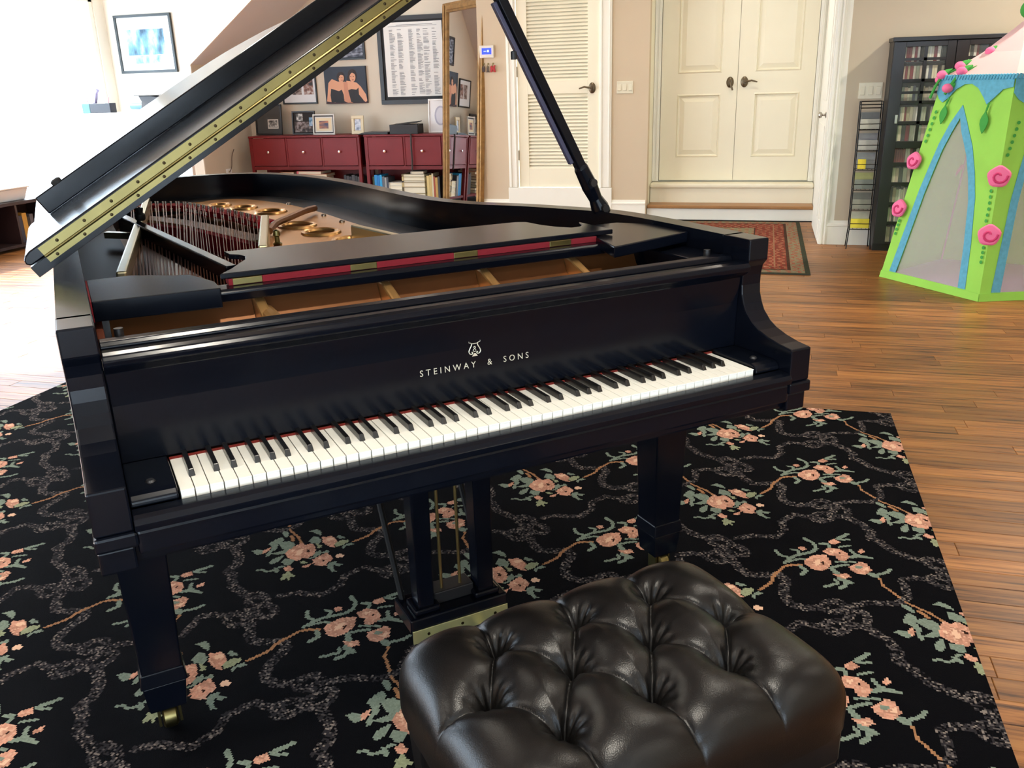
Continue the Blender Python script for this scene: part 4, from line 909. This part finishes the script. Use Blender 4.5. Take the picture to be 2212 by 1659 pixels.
# flat case and open black box
fc = thing('flat_case', 'flat black case lying on the red cabinet', 'case', (-3.985, 8.36, TOPZ)); MB().prism([(-.20,0),(.20,0),(.20,.022),(-.12,.022)], -.12, .12, 'y').build('body', BLACKM, fc, bev=.003); MB().box(-.10, .20, -.122, .122, .0225, .027).build('lid', M('case_grey', (70,70,72), .4), fc, bev=.001)
ob = thing('card_box', 'open black box with its lid raised on the red cabinet', 'box', (-3.595, 8.36, TOPZ), .05)
for a in ((-.17,.17,-.11,-.10),(-.17,.17,.10,.11),(-.17,-.16,-.10,.10),(.16,.17,-.10,.10)): MB().box(a[0], a[1], a[2], a[3], .0, .105).build('side', BLACKM, ob, bev=.001)
MB().box(-.16, .16, -.10, .10, 0, .008).build('bottom', BLACKM, ob); MB().box(-.16,.16,-.1,.1,0,.008).build('lid', BLACKM, ob, bev=.001, loc=(.0,.0,.112), rot=(.05,-.09,0))
# dangling dark strap in front of the second cabinet
sp_ = MB().tube([(-3.47,8.168,.85),(-3.475,8.168,.70),(-3.472,8.168,.56),(-3.48,8.17,.44)], .010, 6).build('strap', M('strap_grey', (58,54,52), .7)); tag(sp_, 'grey strap hanging down over the red drawer front', 'strap')

# ---- gilt floor mirror leaning in the alcove corner
A_ = Vector((-3.08,8.12,0)); B_ = Vector((-2.42,7.46,0)); ang = math.atan2(B_.y-A_.y, B_.x-A_.x); Lm = (B_-A_).length
mr = thing('floor_mirror', 'tall gilt framed floor mirror leaning in the alcove corner', 'mirror', tuple((A_+B_)/2), ang); mr.rotation_euler = (-.055, 0, ang)
GILTW = M('antique_gilt', (150,112,64), .42, .5, var=.25, scale=(20,20,20)); HM = 2.20
def mbar(x0, x1, z0, z1):
    v = MB(); hz = (x1-x0) > (z1-z0)
    v.box(x0, x1, -.03, .02, z0, z1)
    if hz: v.box(x0+.02, x1-.02, -.042, -.03, z0+.02, z1-.03)
    else: v.box(x0+.02, x1-.03, -.042, -.03, z0+.02, z1-.02)
    return v
for nm, q in (('side_rail', (-Lm/2,-Lm/2+.095,0,HM)), ('side_rail', (Lm/2-.095,Lm/2,0,HM)), ('top_rail', (-Lm/2+.095,Lm/2-.095,HM-.095,HM)), ('bottom_rail', (-Lm/2+.095,Lm/2-.095,0,.095))): mbar(*q).build(nm, GILTW, mr, bev=.008)
MB().box(-Lm/2+.09, Lm/2-.09, -.008, .0, .09, HM-.09).build('glass', M('mirror_glass', (226,226,222), .02, 1.), mr)

# ================================================================== LEFT SIDE
pic = frame('framed_watercolour', 'thin black frame with a blue-green watercolour on the bright wall', -6.325, YB-.001, 1.59, .74, .615, .028, (30,36,36), (236,238,238),
  [('painting', mottled('watercolour', (40,70,92), (96,140,160), (206,226,230), (7,7,3)), rect(-.24,.25,.19,.46)), ('painting', mottled('watercolour2', (60,110,110), (140,180,180), (226,236,236), (9,9,5)), rect(-.16,.2,.10,.185))], .03)
# tall white counter in the window corner with its things
WH = M('white_lacquer', (240,240,238), .4)
ct = thing('tall_counter', 'white tall counter in the bright window corner', 'counter', (-6.20, 6.90, 0))
MB().box(-.58, .58, -.22, .22, 1.145, 1.182).build('top', WH, ct, bev=.004)
for x in (-.54, .54):
    for y in (-.18, .18): MB().box(x-.025, x+.025, y-.025, y+.025, 0, 1.145).build('leg', WH, ct, bev=.003)
MB().box(-.52, .52, .17, .19, .35, 1.145).build('back_panel', WH, ct)
MB().box(-.54, .54, -.18, .18, .32, .345).build('shelf', WH, ct, bev=.003)
tb = thing('pencil_box', 'dark teal and black organiser box on the white counter', 'organiser', (-6.52, 6.83, 1.1825))
for q, c in (((-.19,-.09), (50,92,96)), ((-.088,.17), (18,22,34))): MB().box(q[0], q[1], -.05, .05, 0, .10).build('compartment', M('org_%d' % c[0], c, .5), tb, bev=.003)
MB().prism([(-.07,.10),(-.035,.10),(-.005,.20),(.02,.23),(.0,.25),(-.03,.21)], -.02, .02, 'y').build('figurine', M('fig_lilac', (150,146,190), .5), tb, bev=.006)
MB().tube([(.12,0,.10),(.13,0,.16)], .006, 8).tube([(-.15,.01,.10),(-.16,.01,.17)], .005, 8).build('pen', M('pen_pink', (200,150,160), .5), tb)
cam_ = thing('desk_telescope', 'black instrument with a blue barrel lying on the white counter', 'instrument', (-5.95, 6.88, 1.1825))
MB().tube([(-.20,0,.06),(-.03,0,.06)], .034, 18).build('barrel', M('barrel_blue', (70,110,170), .4), cam_, smooth=True)
MB().prism([(-.04,.0),(-.02,.11),(-.05,.165),(.10,.165),(.16,.155),(.30,.15),(.30,.02),(.12,.0)], -.07, .07, 'y').build('body', M('body_char', (40,38,40), .5), cam_, bev=.006)
MB().box(-.09, .25, -.09, .09, .166, .172).build('lid', BLACKM, cam_, bev=.002)
# low dark bookcase under the window
LBX0, LBX1, LBY0, LBY1 = -6.70, -6.25, 3.9, 5.75
lb_ = thing('low_bookcase', 'low dark wood bookcase beneath the left window', 'bookcase', ((LBX0+LBX1)/2, (LBY0+LBY1)/2, 0)); hx, hy = (LBX1-LBX0)/2, (LBY1-LBY0)/2
DW = M('dark_walnut', (46,30,30), .45, var=.2, scale=(3,14,3))
MB().box(-hx, hx, -hy, hy, .415, .445).build('top', DW, lb_, bev=.003); MB().box(-hx, hx, -hy, hy, .03, .055).build('bottom', DW, lb_); MB().box(-hx, -hx+.015, -hy, hy, .055, .415).build('back_panel', DW, lb_)
for yv in (-hy+.012, -.30, .33, hy-.012): MB().box(-hx+.015, hx, yv-.012, yv+.012, .0 if abs(yv) > .5 else .055, .415).build('divider', DW, lb_)
for y0, n, base_l in ((4.55,6,'left'),(5.18,5,'right')):
    y = y0
    for i in range(n):
        tk = .03+.012*((i*7) % 3); ht = .23+.02*(i % 3); c = ((30,30,36),(60,64,80),(200,150,60),(40,34,34),(90,90,100),(120,60,50))[i]; nm = ('black','slate','golden yellow','brown-black','grey','rust')[i]
        o = link('book', book_me); o.scale = (.2, ht, tk); o.color = lin(c)
        o.rotation_euler = Matrix(((-1,0,0),(0,0,1),(0,1,0))).to_euler(); o.location = (-6.40, y, .0555+ht/2)
        tag(o, nm+' book in the '+base_l+' compartment of the low dark bookcase', 'book', 'books in the low bookcase'); y += tk+.003
tub = thing('storage_tub', 'white plastic tub on the low dark bookcase', 'tub', (-6.46, 5.20, .4455))
MB().taper((0,0), .26, .34, 0, (0,0), .32, .40, .11).build('body', M('tub_white', (226,232,238), .35), tub, bev=.008); MB().box(-.17, .17, -.21, .21, .1105, .124).build('lid', WH, tub, bev=.004)
# outlet and cable on the knee wall
ol = thing('wall_outlet', 'white double outlet low on the alcove knee wall', 'outlet', (AX0, 8.0, .42)); MB().box(0, .006, -.06, .06, -.06, .06).build('plate', WH, ol, bev=.002)
for z in (-.025, .025): MB().box(.006, .008, -.018, .018, z-.014, z+.014).build('socket', IVORY, ol)
tag(MB().tube(smooth_curve([(AX0+.012,8.0,.44),(AX0+.03,8.03,.50),(AX0+.02,8.08,.62),(AX0+.02,8.14,.70)], 6), .004, 6).build('power_cable', M('cable_brown', (70,50,40), .6)), 'thin brown cable rising from the outlet on the knee wall', 'cable')
# ================================================================== RIGHT SIDE: black glazed bookcase
BC0, BC1, BF, BBK = 1.335, 2.20, 6.00, 6.262
bcs = thing('glazed_bookcase', 'tall black bookcase with gridded glass doors beside the play tent', 'bookcase', ((BC0+BC1)/2, (BF+BBK)/2, 0)); hx = (BC1-BC0)/2; hy = (BBK-BF)/2
JB = M('bookcase_black', (22,20,22), .4, var=.1)
MB().box(-hx-.01, hx+.01, -hy-.01, hy, 1.575, 1.605).build('top', JB, bcs, bev=.003); MB().box(-hx, hx, -hy+.02, hy, 0, .055).build('plinth', JB, bcs)
for x in (-hx, hx-.022): MB().box(x, x+.022, -hy+.02, hy, .055, 1.575).build('side', JB, bcs)
MB().box(-.011, .011, -hy+.03, hy-.012, .055, 1.575).build('centre_panel', JB, bcs); MB().box(-hx+.022, hx-.022, hy-.01, hy, .055, 1.575).build('back_panel', JB, bcs)
SHZ = [.06,.222,.372,.528,.680,.852,1.0,1.135,1.292,1.432]
for z in SHZ[1:]: MB().box(-hx+.022, hx-.022, -hy+.03, hy-.012, z-.012, z).build('shelf', JB, bcs)
for s in (0, 1):
    x0, x1 = (-hx+.002, -.002) if s == 0 else (.002, hx-.002)
    dr = MB()
    for a in ((x0,x0+.085,.058,1.572),(x1-.06,x1,.058,1.572)): dr.box(a[0], a[1], -hy, -hy+.019, a[2], a[3])
    for a in ((.058,.075),(1.535,1.572),(.80,.852)): dr.box(x0+.085, x1-.06, -hy, -hy+.019, a[0], a[1])
    d = dr.build('door', JB, bcs, bev=.002)
    m0 = (x0+.085+x1-.06)/2; MB().box(m0-.011, m0+.011, -hy+.002, -hy+.016, .075, 1.535).build('muntin', JB, d)
    for z in (.226,.377,.532,.684,.99,1.14,1.21,1.297,1.447): MB().box(x0+.085, x1-.06, -hy+.002, -hy+.016, z-.010, z+.010).build('muntin', JB, d)
    MB().box(x0+.085, x1-.06, -hy+.008, -hy+.010, .075, 1.535).build('pane', M('cabinet_glass', (200,205,205), .03, spec=.3, alpha=.05), d)
    MB().box(x0+.058, x0+.078, -hy-.012, -hy, .985, 1.05).build('handle', STEEL, d, bev=.002)
rb = random.Random(11)
PAL = [(206,202,180),(190,186,168),(214,206,176),(170,176,150),(150,160,140),(222,220,206),(120,40,46),(60,66,58),(188,170,150),(90,96,110),(160,150,120)]
NMS = ['cream','greyish cream','pale yellow','sage','grey green','white','dark red','dark','beige','slate','khaki']
ORD = ['first','second','third','fourth','fifth','sixth','seventh','eighth','ninth','tenth','eleventh','twelfth','thirteenth','fourteenth','fifteenth','sixteenth','seventeenth','eighteenth','nineteenth','twentieth','twenty-first','twenty-second','twenty-third','twenty-fourth','twenty-fifth','twenty-sixth','twenty-seventh','twenty-eighth','twenty-ninth','thirtieth']
ROWS = ['bottom','second lowest','third lowest','fourth lowest','fifth lowest','middle','fourth highest','third highest','second highest','top']
for r_, z in enumerate(SHZ):
    zt = (SHZ[r_+1]-.012 if r_+1 < len(SHZ) else 1.575)
    for half, (x0, x1) in enumerate(((BC0+.03, (BC0+BC1)/2-.02), ((BC0+BC1)/2+.02, BC0+.64))):
        x = x0; nth = 0
        while x < x1-.03:
            tk = rb.choice((.012,.015,.018,.022)) if r_ not in (3,5) else rb.choice((.016,.022,.028)); ht = min(zt-z-.02, rb.uniform(.105,.128) if r_ not in (0,3,5) else rb.uniform(.12,.145))
            if x+tk > x1: break
            if rb.random() < .06: x += .03; continue
            ci = rb.randrange(len(PAL)) if r_ != 9 else rb.choice((6,5,7,0))
            if r_ == 4 and x < x0+.14: ci = 6
            upright(x, BF+.05, z+.0005, tk, .14, ht, PAL[ci], '%s disc case, %s from left, %s shelf behind the %s glass door' % (NMS[ci], ORD[nth], ROWS[r_], ('left', 'right')[half]), 'disc cases in the glazed bookcase', 0, 'disc case', 'disc_case'); x += tk+.0015; nth += 1
# ---- black wire magazine rack
rk = thing('wire_rack', 'narrow black wire rack holding leaflets beside the glazed bookcase', 'rack', (1.232, 6.13, 0))
WIRE = M('wire_black', (22,22,22), .4, .6); wx, wy = .080, .055
MB().tube([(-wx-.012,-wy-.01,0),(-wx,-wy,.16),(-wx,-wy,1.15),(-wx,wy,1.15),(-wx,wy,.16),(-wx-.008,wy+.02,0)], .0045, 6).build('side_frame', WIRE, rk); MB().tube([(wx+.012,-wy-.01,0),(wx,-wy,.16),(wx,-wy,1.15),(wx,wy,1.15),(wx,wy,.16),(wx+.008,wy+.02,0)], .0045, 6).build('side_frame', WIRE, rk)
for z in (1.15, 1.125, 1.10):
    for y_ in (-wy, wy): MB().tube([(-wx,y_,z),(wx,y_,z)], .003, 6).build('top_wire', WIRE, rk)
LVZ = [.16,.315,.473,.63,.777,.937]
for i, z in enumerate(LVZ):
    v = MB().tube([(-wx,-wy,z),(wx,-wy,z),(wx,wy,z),(-wx,wy,z)], .0035, 6, closed=True).tube([(-wx,-wy-.004,z+.045),(wx,-wy-.004,z+.045)], .003, 6)
    for q in (-.05,-.017,.017,.05): v.tube([(q,-wy,z),(q,wy,z)], .002, 5)
    v.build('basket', WIRE, rk)
LFC = [[(196,190,170),(226,206,60)],[(120,118,110),(140,138,126)],[(170,168,110),(120,124,118)],[(150,150,150),(226,200,50)],[(140,138,140),(170,166,160)],[(110,112,112),(176,172,160)]]
for i, z in enumerate(LVZ):
    for j in range(2):
        nm = ('cream','yellow') if i == 0 else (('ash grey','light grey'),('khaki','grey green'),('silver','bright yellow'),('dull grey','warm grey'),('dark grey','stone'))[i-1]
        wd_ = .14 if not (i == 3 and j == 1) else .06
        o = link('leaflet', book_me, loc=(1.232-(.03 if i == 3 and j == 1 else 0), 6.105+.04*(1-j), z+.006+.055)); hh_ = .125 if j == 0 else .075
        o.scale = (hh_, wd_, .014); o.color = lin(LFC[i][j]); o.rotation_euler = (Matrix.Rotation(-.12, 3, 'X') @ Matrix(((0,1,0),(0,0,1),(1,0,0)))).to_euler(); o.location.z = z+.006+hh_/2
        tag(o, nm[j]+' leaflet bundle in the %s tier of the wire rack' % ('bottom','second','third','fourth','fifth','top')[i], 'leaflet', 'leaflets in the wire rack')

# ================================================================== PLAY TENT
TC = Vector((2.0, 5.0)); TRB, TRT, TZE, TZA = .715, .470, 1.315, 1.66
tent = thing('play_tent', 'green fabric play tent with pink roof, blue arches and felt roses', 'play tent', (TC.x, TC.y, 0))
GR = M('tent_green', (172,230,92), .85, var=.05, scale=(4,4,4), sheen=.2); GRD = M('felt_green', (62,150,60), .9); BLU = M('tent_blue', (108,186,208), .85, var=.12, scale=(40,40,40)); PNK = M('tent_pink', (242,204,200), .85, var=.04, scale=(3,3,3)); ROSE = M('rose_pink', (232,110,150), .85); ROSED = M('rose_deep', (196,50,100), .85); PUR = M('tent_purple', (206,150,230), .85)
for _m in (GR, PNK, BLU): translucent(_m, .30)
NET = bpy.data.materials.new('tent_net'); NET.use_nodes = True
_n = NET.node_tree.nodes; _l = NET.node_tree.links; _b = _n['Principled BSDF']; _b.inputs['Base Color'].default_value = lin((226,216,206)); _b.inputs['Roughness'].default_value = .9
_t = _n.new('ShaderNodeBsdfTransparent'); _m = _n.new('ShaderNodeMixShader'); _m.inputs[0].default_value = .26; _l.new(_t.outputs[0], _m.inputs[1]); _l.new(_b.outputs[0], _m.inputs[2]); _l.new(_m.outputs[0], _n['Material Output'].inputs[0])
va = [math.radians(180+72*i) for i in range(5)]
def tv(i, v): r = TRB+(TRT-TRB)*v; a = va[i % 5]; return Vector((r*math.cos(a), r*math.sin(a), TZE*v))
def tp(i, u, v, off=0.):
    p = tv(i, v).lerp(tv(i+1, v), u); am = (va[i % 5]+va[(i+1) % 5])/2 if i < 4 else va[4]+math.radians(36)
    n = Vector((math.cos(am), math.sin(am), .18)).normalized(); bow = .03*math.sin(PI*u)*math.sin(PI*min(1, v*1.1+.02))
    return p + n*(off-bow*.5)
ARCH = [(.085,.04),(.11,.25),(.14,.46),(.175,.58),(.217,.69),(.29,.79),(.40,.875),(.50,.80),(.63,.69),(.715,.58),(.78,.46),(.835,.25),(.866,.04)]
def shrink(pts, k):
    out = []
    for i, p in enumerate(pts):
        a = Vector(pts[max(i-1, 0)]); b = Vector(pts[min(i+1, len(pts)-1)]); t = (b-a).normalized(); out.append((p[0]+t.y*k*1.2, p[1]-t.x*k))
    out[0] = (out[0][0], pts[0][1]); out[-1] = (out[-1][0], pts[-1][1]); return out
INNER = shrink(ARCH, .058)
def grid_panel(i, name, mat, region=None, off=0., hole=None):
    if hole:
        ou = [(q/12, 0) for q in range(12)]+[(1, q/12) for q in range(12)]+[(1-q/12, 1) for q in range(12)]+[(0, 1-q/12) for q in range(12)]
        v, f = fill_holes(ou, [hole])
    else: v, f = fill_holes(region, [])
    o = MB().add([tp(i, a, b, off) for a, b, c in v], f).build(name, mat, tent); md = o.modifiers.new('cloth', 'SOLIDIFY'); md.thickness = .003; return o
for i in range(5):
    if i in (0, 1):
        grid_panel(i, 'wall_panel', GR, hole=ARCH)
        ringp = ARCH+INNER[::-1]; grid_panel(i, 'arch_trim', BLU, region=ringp, off=.004)
        grid_panel(i, 'net_panel', NET, region=INNER, off=-.006)
    else: grid_panel(i, 'wall_panel', GR, region=[(q/8, 0) for q in range(8)]+[(1, q/8) for q in range(8)]+[(1-q/8, 1) for q in range(8)]+[(0, 1-q/8) for q in range(8)])
    grid_panel(i, 'hem', GR, region=[(q/8, 0) for q in range(9)]+[(1-q/8, .035) for q in range(9)], off=.006)
    if i in (0, 1, 4):
        grid_panel(i, 'valance', BLU, region=[(0,1),(0,.93),(.06,.90),(.12,.885),(.18,.905),(.26,.945),(.36,.968),(.46,.970),(.56,.950),(.65,.910),(.71,.878),(.78,.905),(.88,.945),(1,.955),(1,1)], off=.009)
# blue ruffled band at the eaves, pink roof
for i in range(5):
    a = tv(i, 1)*1.03; b = tv(i+1, 1)*1.03; q = MB()
    a = Vector((a.x, a.y, TZE)); b = Vector((b.x, b.y, TZE)); n = 26
    for j in range(n): q.tube([a.lerp(b, j/n)+Vector((0,0,-.012)), a.lerp(b, (j+.5)/n)+Vector((0,0,.016))], .009, 6)
    q.build('eave_ruffle', BLU, tent)
    ap = Vector((-.02, 0, TZA)); m1 = a.lerp(ap, .5)+Vector((0,0,-.025)); m2 = b.lerp(ap, .5)+Vector((0,0,-.025))
    rf = MB().add([a, b, m2, m1, ap], [(0,1,2,3),(3,2,4)]).build('roof_panel', PNK, tent); md = rf.modifiers.new('cloth', 'SOLIDIFY'); md.thickness = .003
MB().sphere((-.02,0,TZA+.045), .055, 16, 10).build('finial_ball', GRD, tent, smooth=True)
MB().prism([(TRB*.97*math.cos(a), TRB*.97*math.sin(a)) for a in va], .004, .012).build('tent_floor', PUR, tent)
for i in range(5): MB().tube([tv(i, 0)*.955+Vector((0,0,.014)), tv(i, .5)*.95, tv(i, 1)*.94], .007, 8).build('pole', M('pole_pink', (220,150,170), .6), tent)
# felt roses on the corner seams
def rose(i, v, r):
    c = tv(i, v); nrm = Vector((math.cos(va[i % 5]), math.sin(va[i % 5]), .2)).normalized()
    cd = Vector((.442-TC.x, -1.517-TC.y, 1.0)).normalized(); nrm = (nrm+cd*.9).normalized()
    x_ = Vector((0,0,1)).cross(nrm).normalized(); y_ = nrm.cross(x_); c = c+nrm*.02
    def q(a, rr, h): return c + (x_*math.cos(a)+y_*math.sin(a))*rr + nrm*h
    o = MB().add([q(2*PI*j/22, r*k*(1+.05*math.sin(5*2*PI*j/22)), h) for k, h in ((1,-.008),(1.03,.004),(.9,.013),(.5,.017)) for j in range(22)], [(a*22+j, a*22+(j+1) % 22, (a+1)*22+(j+1) % 22, (a+1)*22+j) for a in range(3) for j in range(22)]+[tuple(range(66, 88))]).build('rose', ROSE, tent, smooth=True)
    MB().tube([q(.5*k+.4, r*(.12+.055*k), .016) for k in range(13)], r*.13, 6).build('rose_spiral', ROSED, o, smooth=True)
    return o
for i, v, r in ((0,.60,.056),(0,.36,.058),(1,.565,.062),(1,.305,.062),(2,.55,.06),(4,.5,.06)): rose(i, v, r)
# chains of felt dots
def dots(i, pts, r=.011):
    d = MB()
    for u, v in pts:
        c = tp(i, u, v, .008); c2 = tp(i, u+.02, v, .008); c3 = tp(i, u, v+.02, .008); x_ = (c2-c).normalized(); z_ = (c3-c).normalized()
        d.add([c+x_*r*math.cos(2*PI*j/10)+z_*r*math.sin(2*PI*j/10) for j in range(10)], [tuple(range(10))])
    d.build('felt_dots', GRD, tent)
dots(0, [(.05+.004*k, .70+.028*k) for k in range(6)]); dots(0, [(.03, .30-.022*k) for k in range(4)]); dots(0, [(.955-.003*abs(k-3), .50-.027*k) for k in range(6)]); dots(0, [(.97, .245-.022*k) for k in range(4)])
dots(1, [(.10-.012*k, .80-.028*k) for k in range(6)]); dots(0, [(.47+.0*k, .62-.03*k) for k in range(0)])
# hanging leaves
def leaf(i, u, v, s=.06):
    c = tp(i, u, v, .014); x_ = (tp(i, u+.02, v, .014)-c).normalized(); z_ = (tp(i, u, v+.02, .014)-c).normalized(); sh_ = [(0,1.1),(.18,.75),(.55,.35),(.62,0),(.45,-.5),(.12,-.95),(0,-1.05),(-.3,-.7),(-.58,-.2),(-.6,.15),(-.42,.5),(-.14,.8)]
    o = MB().add([c+x_*a*s*.75+z_*b*s for a, b in sh_], [tuple(range(len(sh_)))]).build('leaf', GRD, tent); md = o.modifiers.new('felt', 'SOLIDIFY'); md.thickness = .005
    MB().tube([c+z_*s*1.0, c+z_*s*1.7+x_*.01], .006, 6).build('leaf_stalk', GRD, tent)
leaf(0, .19, .83); leaf(0, .73, .80, .066); leaf(1, .2, .82); leaf(1, .72, .8)
# rosebud garlands lying on the roof
def garland(pts, buds):
    c = smooth_curve(pts, 6); MB().tube(c, .009, 6).build('garland', GRD, tent, smooth=True)
    for b_ in buds:
        p = c[min(b_, len(c)-1)]; o = MB().sphere(p+Vector((0,0,.012)), .034, 12, 8, (1,1,.85)).build('rosebud', ROSE, tent, smooth=True)
        MB().tube([p+Vector((.0,.0,.01)), p+Vector((.03,.0,.03)), p+Vector((.06,.01,.045))], [.026,.018,.006], 8).build('bud_leaf', GRD, o, smooth=True)
def rp(i, u, k, h=.014):                          # point on roof panel i
    a = tv(i, 1); b = tv(i+1, 1); a = Vector((a.x, a.y, TZE)); b = Vector((b.x, b.y, TZE)); e_ = a.lerp(b, u)*1.03; e_.z = TZE
    return e_.lerp(Vector((0,0,TZA)), k) + Vector((0,0,h-.05*math.sin(PI*k)))
garland([rp(0,.30,.80), rp(0,.16,.55), rp(0,.08,.28), rp(0,.02,.05), tp(0,.0,.97,.03), tp(0,-.02,.90,.04)], (7, 14, 20))
garland([rp(0,.45,.85), rp(0,.40,.58), rp(0,.32,.30), rp(0,.24,.06), tp(0,.20,.96,.03), tp(0,.16,.92,.03)], (18, 27))
garland([rp(4,.9,.7), rp(4,.93,.4), rp(4,.95,.12), tp(4,.96,.97,.03)], (10, 17))
